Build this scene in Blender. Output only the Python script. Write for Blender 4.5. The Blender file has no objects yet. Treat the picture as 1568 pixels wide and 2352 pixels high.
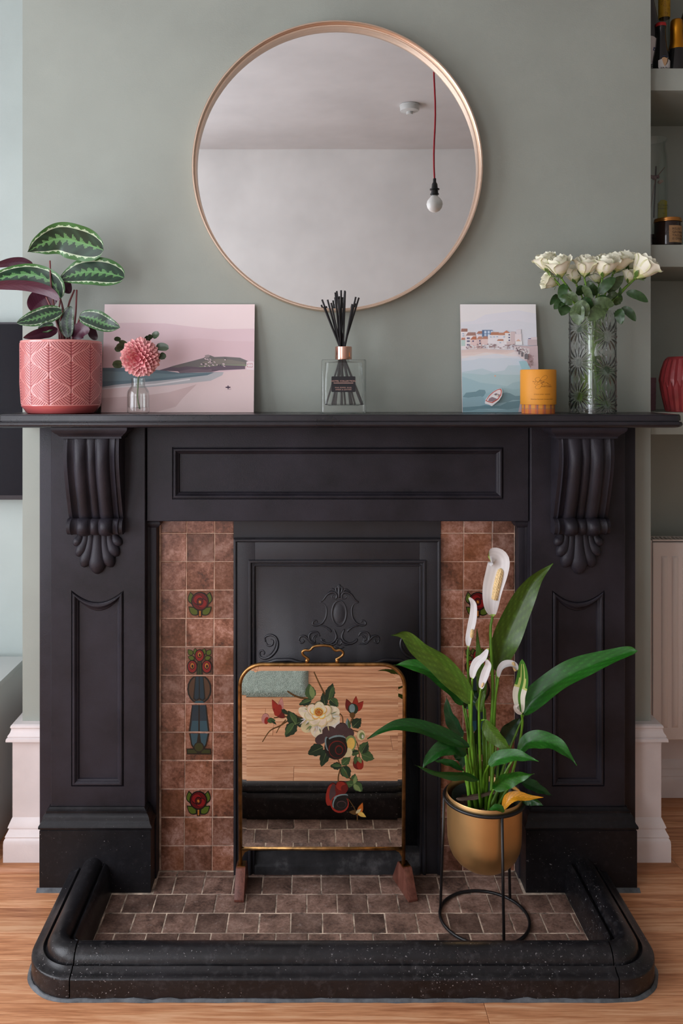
import bpy, bmesh, math, random
from mathutils import Vector, Matrix, noise

random.seed(7)
SC = bpy.context.scene
COL = SC.collection

# ------------------------------------------------------------------ camera, light, exposure
CAMP = Vector((-0.073, -2.33, 1.318))
FPX, VX, VY = 1940.0, 712.0, 885.0          # focal length and principal point for 1568 x 2352
cd = bpy.data.cameras.new('camera')
cam = bpy.data.objects.new('camera', cd)
COL.objects.link(cam)
cam.location = CAMP
cam.rotation_euler = (math.radians(90), 0, 0)
cd.sensor_width = 36.0
cd.lens = FPX / 2352 * 36.0
cd.shift_x = (784 - VX) / 2352
cd.shift_y = (VY - 1176) / 2352
cd.clip_start = 0.05
SC.camera = cam

world = bpy.data.worlds.new('world')
SC.world = world
world.use_nodes = True
bg = world.node_tree.nodes['Background']
bg.inputs[0].default_value = (0.90, 0.93, 1.0, 1)
bg.inputs[1].default_value = 0.7

XL, XR, YB, HC = -2.05, 2.60, -2.82, 2.75       # left wall, right wall, back wall, ceiling height
YA = 0.36                                        # alcove depth
WY0, WY1, WZ0, WZ1 = -2.00, -0.40, 0.45, 2.45    # window opening in the left wall
ld = bpy.data.lights.new('window_daylight', 'AREA')
ld.shape = 'RECTANGLE'
ld.size = WZ1 - WZ0 + .3
ld.size_y = WY1 - WY0 + .3
ld.energy = 93
ld.color = (0.90, 0.915, 1.0)
lo = bpy.data.objects.new('window_daylight', ld)
COL.objects.link(lo)
lo.location = (XL - 0.20, (WY0 + WY1) / 2, (WZ0 + WZ1) / 2)
lo.rotation_euler = (0, math.radians(-90), 0)

VX0, VX1, VZ0, VZ1 = -1.95, -1.05, 0.35, 2.35    # unseen opening added in the back wall, left of the camera, for frontal light
ld2 = bpy.data.lights.new('added_back_fill', 'AREA')  # added lamp behind that opening, brightens the radiator and right skirting
ld2.shape = 'RECTANGLE'
ld2.size = VX1 - VX0 + .3
ld2.size_y = VZ1 - VZ0 + .3
ld2.energy = 46
ld2.color = (0.90, 0.915, 1.0)
lo2 = bpy.data.objects.new('added_back_fill', ld2)
COL.objects.link(lo2)
lo2.location = ((VX0 + VX1) / 2, YB - 0.20, (VZ0 + VZ1) / 2)
lo2.rotation_euler = (math.radians(90), 0, 0)

SC.view_settings.view_transform = 'Standard'
SC.view_settings.look = 'None'
SC.view_settings.gamma = 1.0
SC.view_settings.use_curve_mapping = False
SC.view_settings.exposure = 0.0
SC.cycles.transparent_max_bounces = 14

# ------------------------------------------------------------------ helpers
def at(px, py, y):
    """photo pixel at depth y (0 = chimney breast face, negative towards the room)"""
    z = y - CAMP.y
    return Vector((CAMP.x + (px - VX) * z / FPX, y, CAMP.z - (py - VY) * z / FPX))

def m_per_px(y):
    return (y - CAMP.y) / FPX

def lin(c):
    r = []
    for v in c[:3]:
        v = v / 255.0
        r.append(v / 12.92 if v <= 0.04045 else ((v + 0.055) / 1.055) ** 2.4)
    return (r[0], r[1], r[2], 1.0)

ORG = {}

def tag(o, label=None, cat=None, group=None, kind=None):
    if label: o['label'] = label
    if cat: o['category'] = cat
    if group: o['group'] = group
    if kind: o['kind'] = kind
    return o

def thing(name, label, cat, loc=(0, 0, 0), group=None, kind=None):
    o = bpy.data.objects.new(name, None)
    COL.objects.link(o)
    o.empty_display_size = 0.05
    o.location = loc
    ORG[o.name] = Vector(loc)
    return tag(o, label, cat, group, kind)

def world_org(o):
    return ORG.get(o.name, Vector((0, 0, 0)))

def link_mesh(name, me, parent=None, loc=None):
    o = bpy.data.objects.new(name, me)
    COL.objects.link(o)
    po = world_org(parent) if parent else Vector((0, 0, 0))
    if parent: o.parent = parent
    if loc is not None:
        o.location = Vector(loc) - po
        ORG[o.name] = Vector(loc)
    else:
        ORG[o.name] = po.copy()
    return o

class MB:
    """collects shapes in world coordinates; build() links them as ONE mesh object"""
    def __init__(s):
        s.v = []; s.f = []; s.c = []; s.mi = []; s.cur = None; s.m = 0
    def face(s, idx):
        s.f.append(tuple(idx)); s.c.append(s.cur); s.mi.append(s.m)
    def pts(s, ps):
        n = len(s.v); s.v += [Vector(p) for p in ps]; return list(range(n, n + len(ps)))
    def box(s, x0, x1, y0, y1, z0, z1):
        i = s.pts([(x0,y0,z0),(x1,y0,z0),(x1,y1,z0),(x0,y1,z0),(x0,y0,z1),(x1,y0,z1),(x1,y1,z1),(x0,y1,z1)])
        for q in ((0,3,2,1),(4,5,6,7),(0,1,5,4),(1,2,6,5),(2,3,7,6),(3,0,4,7)):
            s.face([i[k] for k in q])
        return s
    def poly(s, ps):
        s.face(s.pts(ps)); return s
    def prism(s, ps, d):
        """polygon extruded by vector d"""
        d = Vector(d); a = s.pts(ps); b = s.pts([Vector(p) + d for p in ps]); n = len(a)
        s.face(a[::-1]); s.face(b)
        for k in range(n):
            s.face((a[k], a[(k+1) % n], b[(k+1) % n], b[k]))
        return s
    def loops(s, L, closed=True, cap0=False, cap1=False):
        R = [s.pts(l) for l in L]; n = len(R[0])
        for a, b in zip(R[:-1], R[1:]):
            for k in range(n if closed else n - 1):
                s.face((a[k], a[(k+1) % n], b[(k+1) % n], b[k]))
        if cap0: s.face(R[0][::-1])
        if cap1: s.face(R[-1])
        return s
    def grid(s, fn, nu, nv, colfn=None, wrap=False):
        base = len(s.v)
        for j in range(nv + 1):
            for i in range(nu + (0 if wrap else 1)):
                s.v.append(Vector(fn(i / nu, j / nv)))
        w = nu if wrap else nu + 1
        for j in range(nv):
            for i in range(nu):
                if colfn: s.cur = colfn((i + .5) / nu, (j + .5) / nv)
                i2 = (i + 1) % w
                s.face((base + j*w + i, base + j*w + i2, base + (j+1)*w + i2, base + (j+1)*w + i))
        return s
    def tube(s, ps, r, seg=8, caps=True, flat=None):
        ps = [Vector(p) for p in ps]; n = len(ps)
        rr = r if isinstance(r, (list, tuple)) else [r] * n
        L = []; prev = None
        for k in range(n):
            t = (ps[min(k+1, n-1)] - ps[max(k-1, 0)])
            t = t.normalized() if t.length > 1e-9 else Vector((0, 0, 1))
            if prev is None:
                a = t.orthogonal().normalized()
            else:
                a = (prev - t * prev.dot(t))
                a = a.normalized() if a.length > 1e-6 else t.orthogonal().normalized()
            prev = a; b = t.cross(a)
            L.append([ps[k] + (a * math.cos(q) + b * math.sin(q)) * rr[k] for q in [2*math.pi*j/seg for j in range(seg)]])
        return s.loops(L, True, caps, caps)
    def lathe(s, prof, c, seg=48, cap0=False, cap1=False):
        L = [[(c[0] + r*math.cos(2*math.pi*j/seg), c[1] + r*math.sin(2*math.pi*j/seg), c[2] + z) for j in range(seg)] for r, z in prof]
        return s.loops(L, True, cap0, cap1)
    def sphere(s, c, r, seg=12, rings=8, sq=(1,1,1)):
        c = Vector(c)
        prof = [(max(1e-5, math.sin(math.pi*k/rings)) , -math.cos(math.pi*k/rings)) for k in range(rings+1)]
        L = [[c + Vector((r*sq[0]*a*math.cos(2*math.pi*j/seg), r*sq[1]*a*math.sin(2*math.pi*j/seg), r*sq[2]*b)) for j in range(seg)] for a, b in prof]
        return s.loops(L, True, True, True)
    def build(s, name, mats, parent=None, smooth=False, bevel=0, bseg=2, recalc=True, origin=None, angle=None):
        mats = mats if isinstance(mats, (list, tuple)) else [mats]
        org = Vector(origin) if origin is not None else (world_org(parent) if parent else Vector((0,0,0)))
        me = bpy.data.meshes.new(name)
        me.from_pydata([tuple(p - org) for p in s.v], [], s.f)
        for m in mats: me.materials.append(m)
        if len(mats) > 1:
            me.polygons.foreach_set('material_index', s.mi)
        if any(c is not None for c in s.c):
            at_ = me.color_attributes.new('Col', 'FLOAT_COLOR', 'CORNER')
            buf = []
            for p, c in zip(me.polygons, s.c):
                c = c or (1, 1, 1, 1)
                buf += list(c) * p.loop_total
            at_.data.foreach_set('color', buf)
        if recalc or bevel:
            bm = bmesh.new(); bm.from_mesh(me)
            if recalc: bmesh.ops.recalc_face_normals(bm, faces=bm.faces)
            if bevel:
                es = [e for e in bm.edges if len(e.link_faces) == 2 and e.calc_face_angle(0) > 0.5]
                bmesh.ops.bevel(bm, geom=es, offset=bevel, segments=bseg, affect='EDGES', profile=0.6)
            bm.to_mesh(me); bm.free()
        if smooth or bevel:
            me.polygons.foreach_set('use_smooth', [True] * len(me.polygons))
            if angle is not None or bevel:
                try: me.set_sharp_from_angle(angle=math.radians(angle if angle else 40))
                except Exception: pass
        me.update()
        if origin is not None and not parent:
            o = bpy.data.objects.new(name, me); COL.objects.link(o); o.location = org; ORG[o.name] = org
            return o
        o = link_mesh(name, me, parent)
        return o

def rect_loop(x0, x1, z0, z1, y, k=1):
    """rectangle in the wall plane, k points a side (4k in all), anticlockwise seen from the room"""
    P = [(x0, z0), (x1, z0), (x1, z1), (x0, z1)]; r = []
    for a in range(4):
        (xa, za), (xb, zb) = P[a], P[(a+1) % 4]
        for t in range(k):
            r.append((xa + (xb-xa)*t/k, y, za + (zb-za)*t/k))
    return r

def catmull(ps, n):
    ps = [Vector(p) for p in ps]
    if len(ps) == 2:
        return [ps[0].lerp(ps[1], k/n) for k in range(n+1)]
    out = []
    m = len(ps) - 1
    for k in range(n + 1):
        u = k / n * m; i = min(int(u), m - 1); t = u - i
        p1, p2 = ps[i], ps[i+1]
        p0 = ps[i-1] if i > 0 else p1 * 2 - p2
        p3 = ps[i+2] if i + 2 <= m else p2 * 2 - p1
        out.append(0.5 * ((2*p1) + (p2-p0)*t + (2*p0 - 5*p1 + 4*p2 - p3)*t*t + (3*p1 - p0 - 3*p2 + p3)*t**3))
    return out

# ------------------------------------------------------------------ materials
class NT:
    def __init__(s, name):
        s.m = bpy.data.materials.new(name); s.m.use_nodes = True
        s.t = s.m.node_tree; s.b = s.t.nodes['Principled BSDF']; s.out = s.t.nodes['Material Output']
    def n(s, kind, **kw):
        nd = s.t.nodes.new(kind)
        for k, v in kw.items():
            if isinstance(v, tuple) and v and v[0] == 'in': continue
            setattr(nd, k, v)
        return nd
    def l(s, a, b): s.t.links.new(a, b)
    def pos(s, scale=(1, 1, 1)):
        g = s.n('ShaderNodeNewGeometry'); mp = s.n('ShaderNodeMapping')
        mp.inputs['Scale'].default_value = scale
        s.l(g.outputs['Position'], mp.inputs['Vector']); return mp.outputs[0]
    def noise(s, vec, scale, detail=4, rough=.55, dist=0):
        q = s.n('ShaderNodeTexNoise'); q.inputs['Scale'].default_value = scale
        q.inputs['Detail'].default_value = detail; q.inputs['Roughness'].default_value = rough
        q.inputs['Distortion'].default_value = dist
        s.l(vec, q.inputs['Vector']); return q.outputs['Fac']
    def ramp(s, fac, stops):
        r = s.n('ShaderNodeValToRGB'); e = r.color_ramp.elements
        while len(e) < len(stops): e.new(0.5)
        for k, (p, c) in enumerate(stops):
            e[k].position = p; e[k].color = c if len(c) == 4 and max(c) <= 1.0 and not isinstance(c[0], int) else lin(c)
        s.l(fac, r.inputs[0]); return r.outputs[0]
    def mix(s, fac, a, b, mode='MIX'):
        q = s.n('ShaderNodeMix'); q.data_type = 'RGBA'; q.blend_type = mode
        for sock, v in ((q.inputs[0], fac), (q.inputs[6], a), (q.inputs[7], b)):
            if hasattr(v, 'is_linked'): s.l(v, sock)
            elif isinstance(v, (int, float)): sock.default_value = v
            else: sock.default_value = lin(v)
        return q.outputs[2]
    def bump(s, h, strength, dist=.002):
        q = s.n('ShaderNodeBump'); q.inputs['Strength'].default_value = strength
        q.inputs['Distance'].default_value = dist
        s.l(h, q.inputs['Height']); s.l(q.outputs[0], s.b.inputs['Normal']); return q
    def base(s, c):
        if hasattr(c, 'is_linked'): s.l(c, s.b.inputs['Base Color'])
        else: s.b.inputs['Base Color'].default_value = lin(c)
    def set(s, **kw):
        for k, v in kw.items():
            s.b.inputs[k.replace('_', ' ')].default_value = v
        return s

def pmat(name, c, rough=.5, metal=0., var=0., vs=8., bump=0., bs=250., coat=0., spec=.5, dist=.002, sss=0.):
    t = NT(name)
    if var:
        f = t.noise(t.pos(), vs)
        d = tuple(max(0, v*(1-var)) for v in c); e = tuple(min(255, v*(1+var)) for v in c)
        t.base(t.ramp(f, [(.3, lin(d)), (.7, lin(e))]))
    else:
        t.base(c)
    t.set(Roughness=rough, Metallic=metal, Coat_Weight=coat, Specular_IOR_Level=spec)
    if coat: t.b.inputs['Coat Roughness'].default_value = .12
    if sss:
        t.b.inputs['Subsurface Weight'].default_value = sss
        t.b.inputs['Subsurface Radius'].default_value = (.01, .006, .004)
    if bump: t.bump(t.noise(t.pos(), bs, 3), bump, dist)
    return t.m

def vcmat(name, rough=.5, spec=.4, coat=0., sss=0., var=.0, bump=0., bs=300., metal=0.):
    """colour from the mesh's own Col attribute"""
    t = NT(name)
    a = t.n('ShaderNodeAttribute', attribute_name='Col')
    if var:
        f = t.noise(t.pos(), 60, 3)
        g = t.ramp(f, [(.2, (1-var, 1-var, 1-var, 1)), (.8, (1., 1., 1., 1))])
        t.base(t.mix(1., a.outputs['Color'], g, 'MULTIPLY'))
    else:
        t.l(a.outputs['Color'], t.b.inputs['Base Color'])
    t.set(Roughness=rough, Specular_IOR_Level=spec, Coat_Weight=coat, Metallic=metal)
    if sss:
        t.b.inputs['Subsurface Weight'].default_value = sss
        t.b.inputs['Subsurface Radius'].default_value = (.006, .006, .003)
    if bump: t.bump(t.noise(t.pos(), bs, 3), bump)
    return t.m

def glassmat(name, tint=(250, 252, 251), refl=1.0, rough=.02, ior=1.45, refr=0.0):
    """clear glass wall: Fresnel mix of see-through and mirror reflection"""
    t = NT(name); t.t.nodes.remove(t.b)
    tr = t.n('ShaderNodeBsdfTransparent'); tr.inputs[0].default_value = lin(tint)
    gl = t.n('ShaderNodeBsdfGlossy'); gl.inputs['Roughness'].default_value = rough
    lw = t.n('ShaderNodeLayerWeight'); lw.inputs[0].default_value = .5
    pw = t.n('ShaderNodeMath', operation='POWER'); pw.inputs[1].default_value = 4.; t.l(lw.outputs['Facing'], pw.inputs[0])
    f0 = ((ior - 1)/(ior + 1))**2
    mul = t.n('ShaderNodeMath', operation='MULTIPLY_ADD'); mul.inputs[1].default_value = refl*.8; mul.inputs[2].default_value = f0*refl; mul.use_clamp = True
    t.l(pw.outputs[0], mul.inputs[0])
    mx = t.n('ShaderNodeMixShader'); t.l(mul.outputs[0], mx.inputs[0])
    src = tr.outputs[0]
    if refr:
        rf = t.n('ShaderNodeBsdfRefraction'); rf.inputs['IOR'].default_value = 1.4; rf.inputs['Roughness'].default_value = .02
        rf.inputs[0].default_value = lin(tint)
        m2 = t.n('ShaderNodeMixShader'); m2.inputs[0].default_value = refr
        t.l(tr.outputs[0], m2.inputs[1]); t.l(rf.outputs[0], m2.inputs[2]); src = m2.outputs[0]
    t.l(src, mx.inputs[1]); t.l(gl.outputs[0], mx.inputs[2])
    t.l(mx.outputs[0], t.out.inputs['Surface'])
    return t.m

def paintmat(name, c, rough=.55, b=.12, streak=0.0):
    t = NT(name)
    v = t.pos()
    f = t.noise(v, 3.0, 3)
    base = t.ramp(f, [(.3, lin(tuple(x*.965 for x in c))), (.7, lin(tuple(min(255, x*1.03) for x in c)))])
    t.base(base); t.set(Roughness=rough, Specular_IOR_Level=.35)
    h = t.noise(v, 260, 2)
    t.bump(h, b, .0015)
    return t.m

M = {}
M['sage'] = paintmat('sage_wall_paint', (156, 161, 152))
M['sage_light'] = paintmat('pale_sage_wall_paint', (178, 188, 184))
M['white_wall'] = paintmat('white_wall_paint', (238, 236, 234), .7)
M['ceiling'] = paintmat('white_ceiling_paint', (212, 210, 210), .8)
M['gloss_white'] = pmat('white_gloss_wood_paint', (224, 214, 212), .35, var=.03, vs=9, bump=.15, bs=120)
M['white_lam'] = pmat('white_laminate', (205, 207, 205), .4)

def blackmat(name, c=(33, 31, 34), rough=.5, dust=0., bump=.35, bs=420, patch=.25, spec=.26):
    t = NT(name)
    v = t.pos()
    f = t.noise(v, 7, 5, .6)
    col = t.ramp(f, [(.3, lin(tuple(x*(1-patch) for x in c))), (.7, lin(tuple(x*(1+patch) for x in c)))])
    if dust:
        d = t.noise(v, 210, 2, .5)
        big = t.noise(v, 5, 3, .6)
        m = t.n('ShaderNodeMath', operation='MULTIPLY_ADD'); m.inputs[1].default_value = .22; t.l(big, m.inputs[0]); t.l(d, m.inputs[2])
        dm = t.ramp(m.outputs[0], [(.86 - .05*dust, (0., 0., 0., 1)), (.90 - .05*dust, (.8, .8, .8, 1))])
        f3 = t.noise(v, 60, 4, .7); dm3 = t.ramp(f3, [(.52, (0., 0., 0., 1)), (.85, (.22*dust,)*3 + (1.,))])
        col = t.mix(dm3, col, (120, 117, 120))
        col = t.mix(dm, col, (150, 147, 148))
    t.base(col)
    rr = t.ramp(f, [(.3, (rough-.08,)*3 + (1,)), (.7, (min(1, rough+.1),)*3 + (1,))])
    t.l(rr, t.b.inputs['Roughness'])
    t.set(Specular_IOR_Level=spec)
    h = t.noise(v, bs, 3, .6)
    t.bump(h, bump, .0012)
    return t.m
M['slate'] = blackmat('black_painted_slate', (38, 35, 41), .42, bump=.5)
M['mantel'] = blackmat('black_polished_mantel', (34, 32, 37), .3, bump=.08, spec=.5)
M['iron'] = blackmat('black_cast_iron', (28, 27, 32), .42, bump=.3, spec=.55)
M['iron_dusty'] = blackmat('dusty_black_kerb', (22, 21, 24), .34, dust=1.1, bump=.25, spec=.45)
M['plinthm'] = blackmat('dusty_black_plinth', (22, 21, 24), .42, dust=.35, bump=.25)
M['soot'] = blackmat('sooty_firebox', (20, 19, 20), .9, bump=.5, bs=120)
def ashmat():
    t = NT('cracked_ash_cement'); v = t.pos()
    f = t.noise(v, 14, 6, .65)
    col = t.ramp(f, [(.3, (18, 17, 19)), (.55, (44, 43, 45)), (.72, (92, 90, 91))])
    t.base(col); t.set(Roughness=.9); t.bump(t.noise(v, 90, 4), .5, .003); return t.m
M['ash'] = ashmat()

def tilemat(name, stops, scale, rough, coat, dust=0, bs=90, tint=None):
    t = NT(name); v = t.pos()
    oi = t.n('ShaderNodeObjectInfo')
    ad = t.n('ShaderNodeVectorMath', operation='ADD')
    cmb = t.n('ShaderNodeCombineXYZ')
    mm = t.n('ShaderNodeMath', operation='MULTIPLY'); mm.inputs[1].default_value = 9.
    t.l(oi.outputs['Random'], mm.inputs[0]); t.l(mm.outputs[0], cmb.inputs[1])
    t.l(v, ad.inputs[0]); t.l(cmb.outputs[0], ad.inputs[1])
    f1 = t.noise(ad.outputs[0], scale, 5, .68, .4)
    f2 = t.noise(ad.outputs[0], scale*9, 5, .75)
    ms = t.n('ShaderNodeMath', operation='MULTIPLY_ADD'); ms.inputs[1].default_value = .42
    ms2 = t.n('ShaderNodeMath', operation='MULTIPLY'); ms2.inputs[1].default_value = .62
    t.l(f1, ms2.inputs[0]); t.l(f2, ms.inputs[0]); t.l(ms2.outputs[0], ms.inputs[2])
    col = t.ramp(ms.outputs[0], stops)
    if tint:
        tn = t.ramp(t.noise(ad.outputs[0], scale*.7, 3, .6), [(.46, (0., 0., 0., 1)), (.66, (.45, .45, .45, 1))])
        col = t.mix(tn, col, tint)
    br = t.n('ShaderNodeHueSaturation'); br.inputs['Hue'].default_value = .5
    mr = t.n('ShaderNodeMapRange'); mr.inputs[3].default_value = .58; mr.inputs[4].default_value = 1.25
    t.l(oi.outputs['Random'], mr.inputs[0]); t.l(mr.outputs[0], br.inputs['Value']); t.l(col, br.inputs['Color'])
    col = br.outputs[0]
    if dust:
        d = t.noise(v, 55, 5, .75)
        dm = t.ramp(d, [(.60, (0., 0., 0., 1)), (.75, (dust, dust, dust, 1))])
        col = t.mix(dm, col, (176, 166, 160))
    t.base(col); t.set(Roughness=rough, Coat_Weight=coat)
    t.b.inputs['Coat Roughness'].default_value = .15
    t.bump(f2, .18, .002)
    return t.m
M['wtile'] = tilemat('mottled_brown_glazed_tile', [(.37, (64, 38, 28)), (.46, (116, 70, 50)), (.55, (156, 106, 86)), (.65, (196, 152, 136))], 12, .36, .3, tint=(128, 74, 36))
M['htile'] = tilemat('worn_brown_hearth_tile', [(.36, (52, 38, 33)), (.46, (112, 86, 74)), (.56, (146, 116, 102)), (.66, (176, 148, 134))], 15, .62, 0., .8, tint=(62, 44, 36))
M['grout'] = pmat('pale_grout', (192, 162, 142), .9, var=.25, vs=40)
M['hgrout'] = pmat('hearth_grout', (168, 150, 134), .95, var=.55, vs=30)
M['art'] = vcmat('painted_print', .55, .3)
M['artgloss'] = vcmat('glazed_paint', .3, .5, coat=.2)
M['oilpaint'] = vcmat('oil_paint_on_glass', .45, .4, var=.35)
M['leafm'] = vcmat('glossy_leaf', .34, .5, var=.12, bump=.1, bs=140)
M['petalm'] = vcmat('soft_petal', .55, .3)
M['mirror'] = pmat('silvered_mirror', (243, 244, 244), .0, 1.)
M['mirror_old'] = pmat('old_silvered_mirror', (232, 228, 222), .008, 1.)

def woodmat(name, stops, sx=(1.2, 24, 24), rough=.42, scale=5):
    t = NT(name); v = t.pos(sx)
    oi = t.n('ShaderNodeObjectInfo'); ad = t.n('ShaderNodeVectorMath', operation='ADD'); cmb = t.n('ShaderNodeCombineXYZ')
    mm = t.n('ShaderNodeMath', operation='MULTIPLY'); mm.inputs[1].default_value = 37.
    t.l(oi.outputs['Random'], mm.inputs[0]); t.l(mm.outputs[0], cmb.inputs[2])
    t.l(v, ad.inputs[0]); t.l(cmb.outputs[0], ad.inputs[1])
    f = t.noise(ad.outputs[0], scale*.32, 6, .62, .9)
    g = t.noise(ad.outputs[0], scale*2.2, 3, .6)
    ms = t.n('ShaderNodeMath', operation='MULTIPLY_ADD'); ms.inputs[1].default_value = .35
    ms2 = t.n('ShaderNodeMath', operation='MULTIPLY'); ms2.inputs[1].default_value = .66
    t.l(f, ms2.inputs[0]); t.l(g, ms.inputs[0]); t.l(ms2.outputs[0], ms.inputs[2])
    col = t.ramp(ms.outputs[0], stops)
    br = t.n('ShaderNodeHueSaturation')
    mr = t.n('ShaderNodeMapRange'); mr.inputs[3].default_value = .9; mr.inputs[4].default_value = 1.08
    t.l(oi.outputs['Random'], mr.inputs[0]); t.l(mr.outputs[0], br.inputs['Value']); t.l(col, br.inputs['Color'])
    t.base(br.outputs[0]); t.set(Roughness=rough, Specular_IOR_Level=.4)
    t.bump(g, .06, .001)
    return t.m
M['floorwood'] = woodmat('oak_laminate', [(.36, (164, 102, 66)), (.5, (214, 150, 106)), (.62, (236, 184, 142))])
M['quadwood'] = woodmat('oak_quadrant', [(.34, (140, 90, 58)), (.5, (172, 116, 80)), (.66, (196, 142, 104))])
M['mahog'] = woodmat('varnished_mahogany', [(.34, (78, 40, 30)), (.5, (112, 66, 54)), (.66, (132, 84, 70))], (30, 30, 4), .35)
M['brass'] = pmat('aged_brass', (150, 114, 70), .34, 1., var=.35, vs=30)
M['brushed_gold'] = pmat('champagne_gold_metal', (224, 198, 176), .34, 1.)
M['gold_pot'] = pmat('brushed_gold_planter', (224, 186, 128), .42, 1., var=.05, vs=6, bump=.02)
M['rose_gold'] = pmat('polished_rose_gold', (226, 178, 158), .12, 1.)
M['gold_foil'] = pmat('gold_foil', (206, 140, 40), .35, 1., bump=.3, bs=60)
M['wire'] = pmat('black_wire', (18, 18, 20), .4, var=.2)
M['black_plastic'] = pmat('black_plastic', (22, 22, 24), .35)
M['stickblack'] = pmat('black_reed', (26, 24, 26), .75, bump=.3, bs=600)
# ================================================================== THE SETTING
FZ = 0.005      # laminate floor level (hearth tiles are at 0)
BX = 0.866      # half width of the chimney breast

def structure(mb, name, mat, label, cat, parent=None, **kw):
    o = mb.build(name, mat, parent, **kw)
    return tag(o, label, cat, kind='structure')

# floor: a sub-floor with laminate planks laid on it, planks run along x
fl = MB().box(XL, XR, YB, YA, -0.06, -0.012).build('floor', pmat('sub_floor', (60, 45, 35), .9))
tag(fl, 'orange oak laminate floor laid in long planks around the hearth', 'floor', kind='structure')
PW = 0.0968
plank_meshes = {}
def plank_mesh(L, W):
    key = (round(L, 4), round(W, 4))
    if key not in plank_meshes:
        mb = MB().box(-L/2 + .0004, L/2 - .0004, -W/2 + .0004, W/2 - .0004, -0.012, 0)
        me = bpy.data.meshes.new('plank')
        bm = bmesh.new()
        me.from_pydata([tuple(p) for p in mb.v], [], mb.f)
        bm.from_mesh(me)
        bmesh.ops.bevel(bm, geom=[e for e in bm.edges if all(v.co.z > -.001 for v in e.verts)], offset=.0008, segments=1, affect='EDGES')
        bm.to_mesh(me); bm.free()
        me.materials.append(M['floorwood'])
        plank_meshes[key] = me
    return plank_meshes[key]
def lay(x0, x1, yc, W):
    if x1 - x0 < .004: return
    link_mesh('plank', plank_mesh(x1 - x0, W), fl, ((x0 + x1)/2, yc, FZ))
y = YB
row = 0
rr = random.Random(11)
HOLE = (-0.600, 0.600, -0.43)     # hearth area: no laminate under it
while y < YA - .01:
    W = min(PW, YA - y)
    yc = y + W/2
    x = XL - rr.random() * .9
    while x < XR:
        L = 1.2
        a, b = max(x, XL), min(x + L, XR)
        if y + W > HOLE[2]:
            lim = HOLE[0] if yc < -.14 else -.77
            lay(a, min(b, lim), yc, W); lay(max(a, -lim), b, yc, W)
            if y < HOLE[2]:
                lay(max(a, lim), min(b, -lim), (y + HOLE[2])/2, HOLE[2] - y)
            if lim == -.80 and y < -.136:
                pass
        else:
            lay(a, b, yc, W)
        x += L
    y += W; row += 1
# row in which the hearth starts: fill strip in front
# walls
mb = MB()
mb.box(-BX, -.285, 0, YA, 0, HC).box(.285, BX, 0, YA, 0, HC).box(-.285, .285, 0, YA, .80, HC)
structure(mb, 'wall_chimney_breast', M['sage'], 'sage green chimney breast wall carrying the round mirror', 'wall')
structure(MB().box(XL, -BX, YA, YA + .1, 0, HC), 'wall_left_alcove', M['sage_light'], 'pale sage alcove wall behind the black television', 'wall')
structure(MB().box(BX, XR, YA, YA + .1, 0, HC), 'wall_right_alcove', M['sage'], 'sage green alcove wall behind the shelves and radiator', 'wall')
mb = MB()
T = .14
mb.box(XL - T, XL, YB, WY0, 0, HC).box(XL - T, XL, WY1, YA, 0, HC).box(XL - T, XL, WY0, WY1, 0, WZ0).box(XL - T, XL, WY0, WY1, WZ1, HC)
structure(mb, 'wall_left', M['white_wall'], 'wall with the daylight window left of the camera', 'wall')
structure(MB().box(XR, XR + .1, YB, YA, 0, HC), 'wall_right', M['sage'], 'side wall right of the alcove shelves', 'wall')
mb = MB().box(XL, VX0, YB - .14, YB, 0, HC).box(VX1, XR, YB - .14, YB, 0, HC).box(VX0, VX1, YB - .14, YB, 0, VZ0).box(VX0, VX1, YB - .14, YB, VZ1, HC)
structure(mb, 'wall_back', M['white_wall'], 'plain white wall reflected in the round mirror', 'wall')
def ceil_pt(u, v):
    x, y_ = XL + u*(XR - XL), YB + v*(YA - YB)
    return (x, y_, HC - .006*noise.noise(Vector((x*1.3, y_*1.1, 0))))
mb = MB(); mb.grid(ceil_pt, 40, 30); mb.box(XL, XR, YB, YA, HC + .012, HC + .1)
structure(mb, 'ceiling', M['ceiling'], 'uneven white plaster ceiling reflected in the round mirror', 'ceiling', smooth=True, recalc=False)
# window
win = thing('window_1', 'tall white framed window in the left wall', 'window', (XL - .07, (WY0+WY1)/2, WZ0), kind='structure')
fm = MB(); w = .05
xa, xb = XL - .10, XL - .05
fm.box(xa, xb, WY0, WY0 + w, WZ0, WZ1).box(xa, xb, WY1 - w, WY1, WZ0, WZ1).box(xa, xb, WY0, WY1, WZ0, WZ0 + w).box(xa, xb, WY0, WY1, WZ1 - w, WZ1)
ym = (WY0 + WY1)/2; zm = WZ0 + (WZ1 - WZ0)*.6
fm.box(xa, xb, ym - .02, ym + .02, WZ0, WZ1).box(xa, xb, WY0, WY1, zm - .02, zm + .02)
fm.build('window_frame', M['gloss_white'], win)
M['pane'] = glassmat('window_pane_glass', refl=.6)
for (ya, yb) in ((WY0 + w, ym - .02), (ym + .02, WY1 - w)):
    for (za, zb) in ((WZ0 + w, zm - .02), (zm + .02, WZ1 - w)):
        MB().poly([(XL - .076, ya, za), (XL - .076, yb, za), (XL - .076, yb, zb), (XL - .076, ya, zb)]).build('pane', M['pane'], win)

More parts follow.
